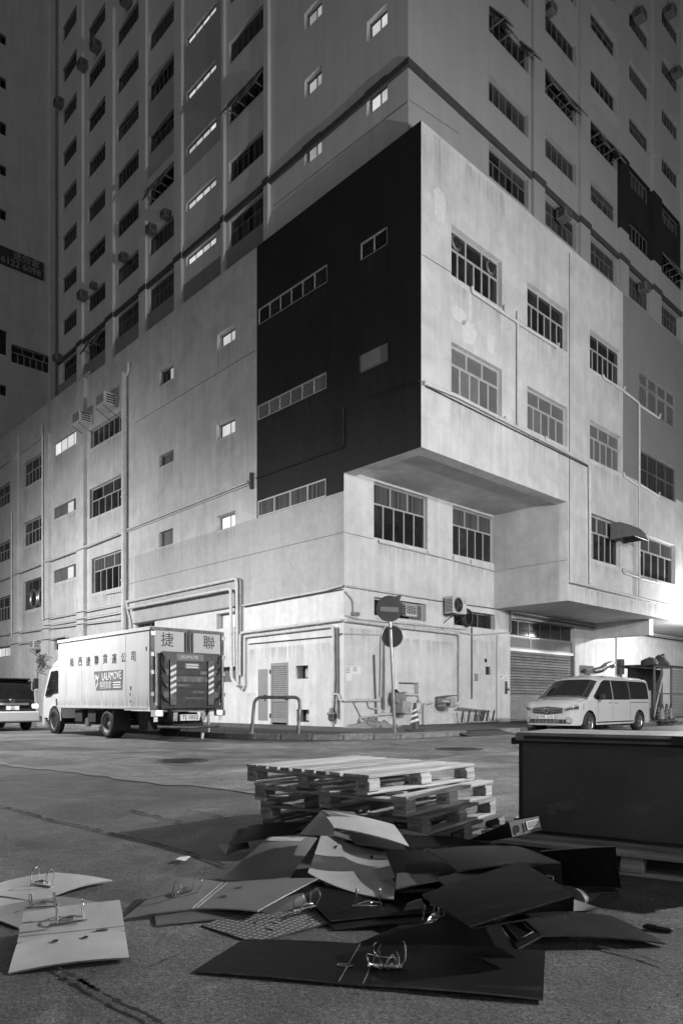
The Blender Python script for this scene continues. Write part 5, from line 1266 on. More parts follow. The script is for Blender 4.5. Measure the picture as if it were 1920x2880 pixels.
# rear: frame, doors, tail lift
q = MB()
for y, w_ in ((HW - .04, .09), (-HW + .04, .09)): q.box((-.012, y, (z0 + z1) / 2), (.05, w_, z1 - z0))
q.box((-.012, 0, z1 - .03), (.05, 2 * HW - .17, .08)); q.box((-.012, 0, z0 - .02), (.05, 2 * HW, .1)); q.build('rear_frame', M['lift_pale'], truck)
for sgn, ch_ in ((1, '捷'), (-1, '聯')):
    q = MB(); q.box((.0, sgn * .5, (z0 + z1) / 2 + .02), (.04, .95, z1 - z0 - .14)); dr = q.build('rear_door', M['van_body'], truck)
    text('lettering', ch_, .38, (-.024, sgn * .62, 2.56), (0, -1, 0), UP, M['print'], dr)
    q = MB(); q.tube([(-.05, sgn * .1, .9), (-.05, sgn * .1, z1 - .08)], .025, 8); q.build('lock_rod', M['lift_pale'], dr)
    for zz in (2.72, 2.2, 1.75, 1.2):
        q = MB(); q.box((-.05, sgn * (HW - .03), zz), (.05, .12, .1)); q.build('hinge', M['metal'], dr)
q = MB(); q.box((-.04, 0, 1.85), (.03, .08, 2.0)); q.build('door_seal', M['trim'], truck)
lx = -.13
q = MB(); q.box((lx, 0, 1.55), (.06, 1.72, 1.42)); lf = q.build('tail_lift', M['lift'], truck)
q = MB(); q.box((lx - .035, 0, 2.16), (.012, 1.7, .24)); q.build('lift_lip', mat('chequered_lip', .055, .5, .3, var=.8, scale=30), lf)
for k in range(6):
    q = MB(); q.box((lx - .04, 0, 1.93 - k * .17), (.025, 1.0, .145)); q.build('lift_plank', M['lift_pale' if k in (2,) else 'lift'], lf)
for sgn in (1, -1):
    for k in range(6):
        q = MB(); q.box((lx - .04, sgn * .74, 1.95 - k * .19), (.02, .15, .15)); q.build('lift_side_block', M['lift_pale' if k % 3 == 1 else 'lift'], lf)
    q = MB(); q.box((lx - .06, sgn * .56, 1.5), (.05, .17, 1.15)); cb = q.build('hazard_board', M['lift_pale'], lf)
    for k in range(5):
        q = MB(); zc = 1.93 - k * .155; q.add([(lx - .088, sgn * .56 + yy, zc + dz_) for yy, dz_ in ((.085, .04), (-.085, -.04 + .08), (-.085, -.04), (.085, -.04))] if False else [(lx - .0885, sgn * .56 - .083, zc + .035), (lx - .0885, sgn * .56 + .083, zc - .045), (lx - .0885, sgn * .56 + .083, zc - .12), (lx - .0885, sgn * .56 - .083, zc - .04)], [(0, 1, 2, 3)]); q.build('hazard_stripe', M['banner_white'], cb)
    q = MB(); q.tube([(lx, sgn * .6, .95), (.1, sgn * .5, .55), (.9, sgn * .45, .55)], .06, 6); q.build('lift_arm', M['chassis'], lf)
    q = MB(); q.box((-.06, sgn * .93, .715), (.08, .3, .16)); lc = q.build('lamp_cluster', M['van_body'] if sgn > 0 else M['lift_pale'], truck)
    q = MB(); q.box((-.105, sgn * .9, .725), (.02, .15, .11)); q.build('tail_lamp', M['tail_lit'], lc)
    q = MB(); q.box((-.06, sgn * .97, .56), (.03, .1, .12)); q.build('reflector', M['banner_white'], truck)
q = MB(); q.box((lx - .035, .05, 2.15), (.01, .8, .17)); sk = q.build('sticker', M['banner'], lf); sk.location = (-.012, 0, 0)
text('lettering', 'LALAMOVE', .12, (lx - .056, .1, 2.15), (0, -1, 0), UP, M['banner_white'], sk, squash=.9)
q = MB(); q.box((lx - .05, .0, 1.93), (.02, .42, .15)); pk = q.build('maker_plate', M['pipe_dark'], lf)
for k in range(2):
    q = MB(); q.box((lx - .063, 0, 1.96 - .06 * k), (.004, .34, .025)); q.build('plate_line', M['banner_white'], pk)
for sgn in (1, -1):
    for k, zz in enumerate((.98, 1.35, 1.7, 2.02)):
        q = MB(); q.tube([(lx - .07, sgn * (.68 + .04 * k), zz), (lx - .09, sgn * .8, zz + .1), (lx - .03, sgn * .86, zz + .22)], .018, 5); q.build('hydraulic_hose', M['trim'], lf)
    q = MB(); q.tube([(-.09, sgn * .99, 1.0), (-.09, sgn * .99, 2.25)], .022, 6); q.build('lift_rail', M['metal'], lf)
for yy, zz, w_, h_ in ((.3, 1.43, .5, .05), (-.2, 1.26, .34, .04), (-.35, 1.76, .2, .08), (.74, 1.42, .1, .08), (-.1, 1.1, .6, .03)):
    q = MB(); q.box((lx - .056, yy, zz), (.006, w_, h_)); q.build('scuff_plate', M['lift_pale'], lf)
q = MB(); q.box((-.08, 0, .6), (.04, .58, .16)); pl = q.build('number_plate', M['plate_white'], truck)
text('lettering', 'TJ 1832', .15, (-.103, 0, .6), (0, -1, 0), UP, M['print'], pl)
for sgn in (1, -1):
    q = MB(); q.box((-.05, sgn * .42, .62), (.05, .12, .22)); q.build('bracket', M['metal'], truck)
q = MB(); q.tube([(-.05, -.9, .36), (-.08, 0, .34), (-.05, .9, .38)], .04, 8); q.build('under_bar', M['lift_pale'], truck)
q = MB(); q.tube([(.1, .3, .4), (.3, .1, .28), (.5, -.1, .36), (.7, -.4, .3)], .05, 6); q.box((.4, -.1, .44), (.5, .9, .2)); q.build('lift_mechanism', M['chassis'], truck)
# --- dark people carrier seen from behind at the left edge
CL = 4.6; bc = Body(CL, 1.8, [(0, .75), (.03, 1.05), (.2, 1.72), (.35, 1.83), (1.5, 1.87), (2.6, 1.84), (3.6, 1.12), (4.3, .98), (4.6, .7)], [(0, .86), (.12, .95), (.4, 1.0), (3.9, 1.0), (4.4, .85), (4.6, .55)], .3, [(.95, .33), (3.65, .33)], .4)
cr = G(118, 2056, 0); cpos = cr - dR * .9 + dL * .25
car = thing('people_carrier', 'dark people carrier seen from behind at the left edge beyond the truck', 'car', cpos, ANG + math.pi / 2)
bc.build(car, M['car_dark'])
for x in (.95, 3.65):
    for sd_ in (1, -1): wheel(car, x, sd_ * .78, .33, .22, sd_)
q = MB(); q.box((2.3, 0, .45), (4, 1.35, .35)); q.build('underbody', M['chassis'], car)
q = MB(); vs_ = []
for z in lin(1.12, 1.62, 5):
    x = lerpk([(1.05, .03), (1.72, .2)], z) - .012
    vs_ += [(x, y, z) for y in (-.74, -.4, 0, .4, .74)]
q.add(vs_, [(i * 5 + j, i * 5 + j + 1, i * 5 + 6 + j, i * 5 + 5 + j) for i in range(5) for j in range(4)]); q.build('rear_window', M['car_glass'], car)
q = MB(); q.bbox((-.06, 0, .5), (.22, 1.72, .36), .04); q.build('rear_bumper', M['car_white'], car)  # white on the dark car imitates vehicle lights glaring on the bumper
q = MB(); q.box((-.03, 0, .93), (.05, 1.05, .07)); q.build('chrome_bar', M['chrome'], car)
q = MB(); q.box((-.03, 0, .8), (.03, .42, .14)); pl = q.build('number_plate', M['plate_white'], car)
text('lettering', 'VT', .1, (-.048, 0, .832), (0, -1, 0), UP, M['print'], pl); text('lettering', '2574', .07, (-.048, 0, .765), (0, -1, 0), UP, M['print'], pl)
q = MB(); q.lathe([(.05, 0), (.075, .01), (.075, 0)], (-.01, 0, 1.04), (-1, 0, 0), 18); q.tube([(-.02, y * .06, 1.04) for y in (-1, 1)], .012, 5); q.build('badge', M['chrome'], car)
for sgn in (1, -1):
    q = MB(); q.bbox((.02, sgn * .76, .86), (.1, .2, .14), .02); q.build('tail_lamp', M['tail_lit'], car)
    q = MB(); q.bbox((.06, sgn * .8, 1.2), (.12, .1, .5), .02); q.build('lamp_column', M['lens'], car)
q = MB(); q.bbox((.1, -.72, 1.55), (.12, .14, .32), .03); q.build('rear_view_mirror', M['chrome'], car)
q = MB(); q.bbox((.22, 0, 1.8), (.25, 1.3, .05), .015); q.build('roof_spoiler', M['car_dark'], car)
# --- foliage-like bundle of old cables on the wall over the truck cab
t = thing('cable_bundle', 'tangle of old cables and cloth hanging on the wall above the truck cab', 'cables'); place_on(LF, t, 132, 1858, .25); rnd = random.Random(9)
q = MB()
for k in range(26):
    x0, x1 = rnd.uniform(-1.0, 0), rnd.uniform(.1, 1.3); zz, z2 = rnd.uniform(-.6, .35), rnd.uniform(-.4, .4); sag = rnd.uniform(.02, .35)
    q.tube([(x0 + (x1 - x0) * f_, -.1 - .25 * rnd.random() * f_, zz + (z2 - zz) * f_ - sag * 4 * f_ * (1 - f_)) for f_ in (0, .2, .4, .6, .8, 1)], .02, 4)
q.build('cable_strands', M['pipe_dark'], t)['kind'] = 'stuff'
# ================================================================== FOREGROUND: pallets, freezer, folders
def wood_mat(name, base, grain_axis, rough=.75):
    m, n, l, b = new_mat(name); b.inputs['Roughness'].default_value = rough
    tc = n.new('ShaderNodeTexCoord'); mp = n.new('ShaderNodeMapping'); sc_ = [26, 26, 26]; sc_[grain_axis] = 1.6; mp.inputs['Scale'].default_value = sc_
    oi = n.new('ShaderNodeObjectInfo'); ad = n.new('ShaderNodeVectorMath'); ad.operation = 'ADD'; l.new(tc.outputs['Object'], ad.inputs[0])
    cmb = n.new('ShaderNodeCombineXYZ'); mu = n.new('ShaderNodeMath'); mu.operation = 'MULTIPLY'; mu.inputs[1].default_value = 13; l.new(oi.outputs['Random'], mu.inputs[0])
    for k in range(3): l.new(mu.outputs[0], cmb.inputs[k])
    l.new(cmb.outputs[0], ad.inputs[1]); l.new(ad.outputs[0], mp.inputs['Vector'])
    nz = n.new('ShaderNodeTexNoise'); nz.inputs['Scale'].default_value = 1; nz.inputs['Detail'].default_value = 7; nz.inputs['Roughness'].default_value = .65; nz.inputs['Distortion'].default_value = .8
    l.new(mp.outputs[0], nz.inputs['Vector'])
    mr = n.new('ShaderNodeMapRange'); mr.inputs['From Min'].default_value = .3; mr.inputs['From Max'].default_value = .7; mr.inputs['To Min'].default_value = base * .42; mr.inputs['To Max'].default_value = base * 1.3
    l.new(nz.outputs['Fac'], mr.inputs['Value'])
    m4 = n.new('ShaderNodeMapRange'); m4.inputs['To Min'].default_value = .58; m4.inputs['To Max'].default_value = 1.2; l.new(oi.outputs['Random'], m4.inputs['Value'])
    mu2 = n.new('ShaderNodeMath'); mu2.operation = 'MULTIPLY'; l.new(mr.outputs[0], mu2.inputs[0]); l.new(m4.outputs[0], mu2.inputs[1])
    l.new(mu2.outputs[0], b.inputs['Base Color'])
    bp = n.new('ShaderNodeBump'); bp.inputs['Strength'].default_value = .5; bp.inputs['Distance'].default_value = .01; l.new(nz.outputs['Fac'], bp.inputs['Height']); l.new(bp.outputs[0], b.inputs['Normal'])
    return m
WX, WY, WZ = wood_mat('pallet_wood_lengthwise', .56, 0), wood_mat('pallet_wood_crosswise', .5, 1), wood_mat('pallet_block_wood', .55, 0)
WXm, WYm = wood_mat('darker_wood_lengthwise', .36, 0), wood_mat('darker_wood_crosswise', .36, 1)
WXd, WYd = wood_mat('shade_toned_wood_lengthwise', .2, 0), wood_mat('shade_toned_wood_crosswise', .2, 1)
def pallet(label, corner, ax, ay, la, lb, z, h, n_deck, group=None, mats=(WX, WY, WZ), seed=0):
    """corner: the corner nearest the camera; ax, ay: unit directions of the deck boards and across them"""
    rnd = random.Random(seed); a = math.atan2(ax.y, ax.x)
    t = thing('wooden_pallet', label, 'pallet', (corner.x, corner.y, z), a, group); sg_ = 1 if (ax.x * ay.y - ax.y * ay.x) > 0 else -1
    th, bw_, bh = .022, .1, h - 3 * .022
    pitch = (lb - bw_) / (n_deck - 1)
    for k in range(n_deck):                                   # top deck boards
        w_ = .098 * (1.25 if k in (0, n_deck - 1) else 1) * min(1.0, pitch / .105); yc = min(max(k * pitch + bw_ / 2, w_ / 2), lb - w_ / 2)
        q = MB(); q.bbox((0, 0, 0), (la + rnd.uniform(-.012, .012), w_, th), .002); o = q.build('deck_board', mats[0], t); o.location = (la / 2 + rnd.uniform(-.006, .006), sg_ * yc, h - th / 2 + rnd.uniform(-.001, .001)); o.rotation_euler = (0, 0, R(rnd.uniform(-.4, .4)))
    for k in range(3):                                        # cross boards under the deck
        x = (.06, la / 2, la - .06)[k]; q = MB(); q.bbox((0, 0, 0), (.12, lb - .01, th * .96), .002); o = q.build('cross_board', mats[1], t); o.location = (x, sg_ * lb / 2, h - 1.52 * th - .002)
    for i in range(3):
        for j in range(3):
            q = MB(); q.bbox((0, 0, 0), (.125 if i == 1 else .115, .1 + .02 * rnd.random(), bh), .003); o = q.build('block', mats[2], t); o.location = ((.06, la / 2, la - .06)[i], sg_ * (.055, lb / 2, lb - .055)[j], th + bh / 2); o.rotation_euler = (0, 0, R(rnd.uniform(-1.5, 1.5)))
    for i, j in ((0, 0), (0, 2), (1, 0)):                       # printed stamps on the outer blocks
        x = (.06, la / 2, la - .06)[i]; yc = sg_ * (.055, lb / 2, lb - .055)[j]; face = -.0635 if i != 1 else -.0665
        q = MB(); q.box((x + face, yc, th + bh * .5), (.002, .06, bh * .4)); q.build('stamp', M['print_grey'], t)
    for j in range(3):                                        # skids
        q = MB(); q.bbox((0, 0, 0), (la, .1, th * .95), .002); o = q.build('bottom_board', mats[0], t); o.location = (la / 2, sg_ * (.055, lb / 2, lb - .055)[j], th / 2)
    return t
PH = .1295
def pdir(d): return Vector((math.cos(R(d)), math.sin(R(d)), 0))
def pfront(px, py, z): return G(px, py, z)
gp = None
pallet('top pallet of the stack, pale with a nearly closed deck', G(1035, 2182, 4 * PH), pdir(46.5), pdir(136.5), 1.26, 1.25, 3 * PH, PH, 10, seed=1)
pallet('second pallet from the top of the stack, shifted to the right', G(1144, 2243, 3 * PH), pdir(52.5), pdir(142.5), 1.24, 1.36, 2 * PH, PH, 5, seed=2)
pallet('third pallet from the top of the stack', G(1187, 2300, 2 * PH), pdir(55), pdir(145), 1.2, 1.38, PH, PH, 5, seed=3, mats=(WXm, WYm, WXm))  # darker wood imitates the shade on the lower layers
pallet('lowest pallet of the stack, flat on the road', G(1190, 2360, PH), pdir(55), pdir(145), 1.34, 1.36, 0.0, PH, 6, seed=4, mats=(WXd, WYd, WXd))  # darkest wood imitates the deeper shade at the foot of the stack
# freezer on its own pallet
f0 = G(1457, 2337, .135); f1 = G(1920, 2383, .135); fx = (f1 - f0).normalized(); fy = Vector((-fx.y, fx.x, 0)); fa = math.atan2(fx.y, fx.x)
FH = EYE - (2086 - YH) / F * f0.y - .135; FL, FD = 1.75, .72
pz = pallet('weathered pallet carrying the chest freezer', f0 - fx * .22 - fy * .34, fx, fy, 2.0, 1.2, 0, .13, 6, seed=8, mats=(WXm, WYm, WXm))
M['freezer'] = mat('dark_enamel', .085, .3, var=.25, scale=2.0, coat=.2, blot=.2, dust=.06); M['freezer_lid'] = mat('scuffed_lid_enamel', .3, .4, var=.35, scale=4, blot=.4)  # the cabinet's dust also imitates faint reflections on its enamel
fz = thing('chest_freezer', 'dark chest freezer with pale scuffed lid standing on a pallet at the right', 'freezer', f0 + UP * .003, fa)
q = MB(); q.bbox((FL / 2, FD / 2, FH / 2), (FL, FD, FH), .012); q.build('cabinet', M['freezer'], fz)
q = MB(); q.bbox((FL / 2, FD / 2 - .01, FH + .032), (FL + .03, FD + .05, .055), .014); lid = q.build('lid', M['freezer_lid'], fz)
q = MB(); q.box((FL / 2, -.036, FH + .03), (FL - .1, .006, .02)); q.build('lid_groove', M['trim'], lid)
q = MB(); q.box((FL / 2, FD / 2, FH + .0015), (FL - .03, FD - .03, .006)); q.build('seal', M['trim'], fz)
q = MB(); q.bbox((1.02, -.042, FH + .03), (.14, .03, .06), .006); q.build('lid_handle', M['trim'], fz)
q = MB(); q.bbox((-.03, .04, FH - .0), (.05, .07, .045), .008); q.build('hinge', M['trim'], fz)
M['painted_reflection'] = mat('painted_reflection_enamel', .105, .45, var=.5, scale=14, blot=.3)  # paler patches that imitate blurred reflections in the cabinet front
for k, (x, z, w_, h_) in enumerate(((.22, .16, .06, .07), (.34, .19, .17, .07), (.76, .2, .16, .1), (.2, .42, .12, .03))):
    q = MB(); n_ = 12; rr_ = random.Random(k); q.add([(x + w_ / 2 * math.copysign(abs(math.cos(a)) ** .5, math.cos(a)) * rr_.uniform(.85, 1.1), -.0015, z + h_ / 2 * math.copysign(abs(math.sin(a)) ** .5, math.sin(a)) * rr_.uniform(.8, 1.1)) for a in [2 * math.pi * i / n_ for i in range(n_)]], [tuple(range(n_))]); q.build('reflection_patch', M['painted_reflection'], fz)
for sx in (.006, FL - .03):
    q = MB(); q.box((sx + .012, -.004, FH / 2), (.024, .006, FH - .02)); q.build('corner_trim', M['trim'], fz)
# ------------------------------------------------------------------ lever arch folders
def board_mat(name, v, rough=.38, spec=.5, dust=.0):
    return mat(name, v, rough, var=.14, scale=6, bump=.08, bscale=120, spec=spec, blot=.2, dust=dust)
M['f_white'] = board_mat('pale_folder_board', .42); M['f_grey'] = board_mat('grey_folder_board', .11); M['f_mid'] = board_mat('mid_grey_folder_board', .17)
M['f_black'] = board_mat('black_folder_board', .007, .5, .14, .045); M['f_dark'] = board_mat('dark_folder_board', .014, .45, .2, .05)
M['f_edge_dark'] = mat('worn_dark_edge', .16, .35, .5, var=.5, scale=20)
M['f_edge'] = mat('folder_edge', .45, .35, .6, var=.2, scale=30)
def pattern_mat():
    m, n, l, b = new_mat('cross_printed_lining'); b.inputs['Roughness'].default_value = .6
    tc = n.new('ShaderNodeTexCoord'); mp = n.new('ShaderNodeMapping'); mp.inputs['Rotation'].default_value = (0, 0, R(33)); mp.inputs['Scale'].default_value = (34, 34, 1); l.new(tc.outputs['Object'], mp.inputs['Vector'])
    ck = n.new('ShaderNodeTexVoronoi'); ck.distance = 'CHEBYCHEV'; ck.inputs['Scale'].default_value = 1; ck.inputs['Randomness'].default_value = .12; l.new(mp.outputs[0], ck.inputs['Vector'])
    mr = n.new('ShaderNodeMapRange'); mr.inputs['From Min'].default_value = .2; mr.inputs['From Max'].default_value = .42; mr.inputs['To Min'].default_value = .26; mr.inputs['To Max'].default_value = .04
    l.new(ck.outputs['Distance'], mr.inputs['Value']); l.new(mr.outputs[0], b.inputs['Base Color']); return m
M['f_pattern'] = pattern_mat()
def slab(name, c, m, parent, bow=0.0, th=.007, n=9, skew=None):
    """a stiff board through four corners, slightly bowed, with real thickness"""
    c = [Vector(p) for p in c]; nrm = (c[1] - c[0]).cross(c[3] - c[0]).normalized()
    if nrm.z < 0: nrm = -nrm
    q = MB(); top, bot = [], []
    for i in range(n + 1):
        for j in range(n + 1):
            s_, t_ = i / n, j / n; p = c[0] * (1 - s_) * (1 - t_) + c[1] * s_ * (1 - t_) + c[2] * s_ * t_ + c[3] * (1 - s_) * t_
            p = p + nrm * (bow * (4 * s_ * (1 - s_)) + bow * .3 * 4 * t_ * (1 - t_)); top.append(p); bot.append(p - nrm * th)
    N_ = n + 1; f_ = lambda i, j: i * N_ + j
    q.add(top, [(f_(i, j), f_(i + 1, j), f_(i + 1, j + 1), f_(i, j + 1)) for i in range(n) for j in range(n)], 0, True)
    q.add(bot, [(f_(i, j), f_(i + 1, j), f_(i + 1, j + 1), f_(i, j + 1)) for i in range(n) for j in range(n)], 0, True)
    ring = [f_(i, 0) for i in range(N_)] + [f_(n, j) for j in range(1, N_)] + [f_(i, n) for i in range(n - 1, -1, -1)] + [f_(0, j) for j in range(n - 1, 0, -1)]
    k = len(ring); q.add([top[r_] for r_ in ring] + [bot[r_] for r_ in ring], [(a, (a + 1) % k, k + (a + 1) % k, k + a) for a in range(k)], 1)
    o = q.build(name, [m, M['f_edge'] if m is M['f_white'] or m is M['f_mid'] or m is M['f_grey'] else M['f_edge_dark']], parent)
    return o, c, nrm
def at(c, nrm, s_, t_, up=.001): return c[0] * (1 - s_) * (1 - t_) + c[1] * s_ * (1 - t_) + c[2] * s_ * t_ + c[3] * (1 - s_) * t_ + nrm * up
def at2(c, nrm, s_, t_, bow): return at(c, nrm, s_, t_, bow * 4 * s_ * (1 - s_) + bow * .3 * 4 * t_ * (1 - t_) + .0005)
def arch(parent, p, ax, nrm, s=1.0, open_=0.0, lean=0.0):
    """lever arch mechanism: base plate, two posts, two hoops that close on them, the lever"""
    ax = ax.normalized(); nrm = nrm.normalized(); sd_ = ax.cross(nrm).normalized()
    nrm2 = (nrm * math.cos(lean) + sd_ * math.sin(lean)).normalized()
    rm = Matrix((ax, sd_, nrm)).transposed()
    q = MB(); q.bbox(p + nrm * .006 * s, (.15 * s, .03 * s, .005 * s), .002, rm); base = q.build('arch_plate', M['chrome'], parent)
    for e in (-.055, .055):
        b0 = p + ax * e * s + nrm * .01 * s; q = MB()
        pts = [b0 - sd_ * .022 * s, b0 - sd_ * .022 * s + nrm2 * .07 * s]
        q.tube(pts, (.0034 * s), 6); q.build('post', M['chrome'], base)
        q = MB(); c2 = b0 + nrm2 * .055 * s; pts = [b0 + sd_ * .026 * s]
        for k in range(9):
            a = math.pi * k / 8 * (1 - .3 * open_); pts.append(c2 + sd_ * (.026 * math.cos(a) + .02 * open_) * s + nrm2 * (.03 * math.sin(a)) * s)
        q.tube(pts, (.0034 * s), 6); q.build('hoop', M['chrome'], base)
    q = MB(); q.tube([p + nrm * .014 * s - ax * .05 * s, p + nrm * .03 * s, p + nrm * .02 * s + ax * .05 * s], .0045 * s, 6); q.bbox(p + nrm * .02 * s, (.035 * s, .02 * s, .012 * s), .003, rm); q.build('lever', M['chrome'], base)
    return base
def crease(parent, a, b, nrm, m, w=.004):
    q = MB(); q.tube([a + nrm * .0015, b + nrm * .0015], w * .5, 4); o = q.build('hinge_crease', M[m], parent); return o
def slot(parent, p, ax, nrm, l_=.03, w_=.012, ring=True, m='hole'):
    ax = ax.normalized(); sd_ = ax.cross(nrm).normalized(); q = MB(); n = 14
    q.add([p + nrm * .0035 + ax * l_ * math.cos(2 * math.pi * k / n) + sd_ * w_ * math.sin(2 * math.pi * k / n) for k in range(n)], [tuple(range(n))]); o = q.build('finger_hole' if l_ > .024 else 'ring_slot', M[m], parent)
    if ring:
        q = MB(); q.tube([p + nrm * .003 + ax * (l_ + .002) * math.cos(2 * math.pi * k / n) + sd_ * (w_ + .002) * math.sin(2 * math.pi * k / n) for k in range(n + 1)], .0012, 4); q.build('eyelet', M['f_edge'], o)
def rivets(parent, c, nrm, pts):
    for s_, t_ in pts:
        q = MB(); q.disc(at(c, nrm, s_, t_, .004), nrm, .0055, 8, depth=.004); q.build('rivet', M['chrome'], parent)
def folder(label): return thing('lever_arch_folder', label, 'folder')
def Q(*pts): return [G(x, y, z) for x, y, z in pts]
# each folder: corners are (photo x, photo y, height above the road)
# pale open folder, front left
t = folder('pale open folder lying nearest the camera at the lower left, clip standing up')
hl0, hl1, hm0, hm1 = G(51, 2637, .035), G(350, 2606, .035), G(48, 2655, .034), G(351, 2620, .034)
o, c, n = slab('back_cover', [G(66, 2566, .105), G(337, 2532, .105), hl1, hl0], M['f_white'], t, .004)
arch(t, at(c, n, .47, .66), c[1] - c[0], UP, 0.95, .0, R(4))
crease(t, hl0, hl1, UP, 'f_edge'); crease(t, hm0, hm1, UP, 'f_edge')
o, c, n2 = slab('spine', [hl0, hl1, hm1, hm0], M['f_white'], t); slot(t, at(c, n2, .78, .5), c[1] - c[0], n2, .03, .013)
o, c, n2 = slab('front_cover', [hm0, hm1, G(363, 2694, .02), G(23, 2738, .008)], M['f_white'], t, .012)
for s_ in (.33, .6): slot(t, at2(c, n2, s_ + .02, .22, .012), c[1] - c[0], n2, .013, .011)
# far left pale folder
t = folder('pale folder at the left edge behind the nearest one, its two hoops raised')
o, c, n = slab('back_cover', [G(-80, 2512, .03), G(158, 2455, .05), G(316, 2476, .02), G(110, 2538, .012)], M['f_white'], t, .02)
slab('front_cover', [G(-80, 2512, .03), G(110, 2538, .012), G(30, 2556, .012), G(-160, 2562, .01)], M['f_white'], t)
arch(t, G(118, 2492, .045), Vector((.92, -.4, 0)), UP, .95, .3, R(-12))
# grey folder between them
t = folder('grey folder lying half under the nearest pale one at the left')
o, c, n = slab('back_cover', [G(-70, 2566, .01), G(172, 2522, .016), G(292, 2542, .016), G(52, 2610, .01)], M['f_mid'], t, .008)
arch(t, G(122, 2552, .02), Vector((.95, .25, 0)), UP, .95, .8, R(30))
# grey folder with clip, left of the pile
t = folder('wide open grey folder left of the heap with a raised clip')
m1, m2 = G(640, 2483, .07), G(552, 2556, .03)
o, c, n = slab('back_cover', [G(492, 2467, .10), G(626, 2483, .07), G(540, 2557, .03), G(346, 2585, .015)], M['f_mid'], t, .006)
arch(t, at(c, n, .55, .45), Vector((.72, .62, 0)), n, 1.0, .7, R(18))
slab('spine', [G(626, 2483, .07), m1, m2, G(540, 2557, .03)], M['f_mid'], t); crease(t, G(626, 2483, .07), G(540, 2557, .03), UP, 'f_edge'); crease(t, m1, m2, UP, 'f_edge')
o, c, n = slab('front_cover', [m1, G(895, 2470, .10), G(724, 2562, .05), m2], M['f_mid'], t, .006)
for s_, t_ in ((.25, .3), (.2, .62)): slot(t, at2(c, n, s_, t_, .006), c[1] - c[0], n, .02, .006)
t = folder('dull grey folder trapped flat under the wide open grey one')
slab('front_cover', [G(433, 2563, .012), G(800, 2520, .03), G(655, 2581, .014), G(439, 2602, .01)], M['f_grey'], t, .003)
t = folder('folder with a cross printed lining lying flat on the road')
o, c, n = slab('cover', [G(566, 2602, .008), G(790, 2535, .016), G(945, 2590, .012), G(716, 2652, .008)], M['f_pattern'], t, .002)
for s_, t_ in ((.35, .75), (.5, .6)): slot(t, at(c, n, s_, t_, .003), c[3] - c[0], n, .024, .005, True, 'f_edge')
# long black folder along the front
t = folder('long black open folder lying flat along the front of the heap')
A_, B_, C_, D_ = G(686, 2642, .012), G(1533, 2675, .02), G(1527, 2810, .016), G(545, 2731, .01)
e2 = lambda a, b: (A_.lerp(B_, a), D_.lerp(C_, b))
e = lambda s_: (A_.lerp(B_, s_), D_.lerp(C_, s_))
o, c, n = slab('front_cover', [A_, e(.40)[0], e(.44)[1], D_], M['f_black'], t, .004)
o, c, n = slab('spine', [e(.40)[0], e(.47)[0], e(.51)[1], e(.44)[1]], M['f_black'], t)
slot(t, at(c, n, -.1, .62), c[1] - c[0], n, .028, .012)
crease(t, *e2(.40, .44), UP, 'f_edge_dark', .006); crease(t, *e2(.47, .51), UP, 'f_edge_dark', .006)
o, c, n = slab('back_cover', [e(.47)[0], B_, C_, e(.51)[1]], M['f_black'], t, .006)
ck = MB(); bp_ = G(1082, 2722, .02); ck.bbox(bp_ + UP * .004, (.13, .03, .006), .002, Matrix.Rotation(R(-8), 3, 'Z')); cp_ = ck.build('arch_plate', M['chrome'], t)
def bent(pts, name='hoop', r=.0036):
    P_ = []
    for x, y, dy in pts:
        px, py = 563 + .61 * x, 2083 + .61 * y; d_ = bp_.y + dy; P_.append(Vector(((px - CX) / F * d_, d_, EYE - (py - YH) / F * d_)))
    out = []
    for k in range(len(P_) - 1):
        a_, b_, c_, d2 = P_[max(k - 1, 0)], P_[k], P_[k + 1], P_[min(k + 2, len(P_) - 1)]
        for m_ in range(5):
            u = m_ / 5; out.append(.5 * ((2 * b_) + (c_ - a_) * u + (2 * a_ - 5 * b_ + 4 * c_ - d2) * u * u + (3 * b_ - a_ - 3 * c_ + d2) * u ** 3))
    out.append(P_[-1]); q = MB(); q.tube(out, r, 6); q.build(name, M['chrome'], cp_)
bent([(812, 932, .03), (800, 945, .03), (800, 975, .03), (825, 1002, .02), (845, 1040, .0)]); bent([(770, 985, .0), (768, 1005, -.01), (785, 1035, -.02), (820, 1050, -.01), (850, 1058, 0)])
bent([(828, 975, 0), (826, 1020, 0), (822, 1066, 0)], 'post'); bent([(935, 928, .03), (944, 950, .03), (945, 1010, .01), (930, 1035, 0), (915, 1062, 0)]); bent([(905, 975, .02), (915, 1000, .01), (918, 1040, 0), (916, 1066, 0)], 'post')
bent([(850, 1062, 0), (870, 1010, 0), (892, 1000, 0), (905, 1030, 0), (915, 1066, 0)], 'lever', .006); bent([(860, 1066, -.01), (885, 1030, -.01), (890, 1064, -.01)], 'lever', .005); bent([(770, 985, 0), (830, 998, .02), (880, 1003, 0)], 'lever', .0025); bent([(948, 1066, -.01), (970, 1064, -.01)], 'lever', .005)
rivets(t, c, n, ((.22, .18), (.1, .3), (.34, .42), (.6, .5), (.62, .75)))
# pale folder standing in the middle of the heap
t = folder('pale folder propped up at the front of the heap, two slots along its top edge')
c0 = [G(905.6, 2339, .215), G(1123, 2402, .165), G(1106, 2529, .085), G(865, 2455, .115)]
o, c, n = slab('front_cover', c0, M['f_white'], t, -.028, n=12)
for s_ in (.2, .66): slot(t, at2(c, n, s_ + .02, .17 if s_ > .5 else .2, -.028), c[3] - c[0], n, .02, .009)
slab('spine', [c0[0], c0[0].lerp(c0[1], .55) + UP * .002, G(985, 2352, .205), G(912, 2328, .22)], M['f_mid'], t)
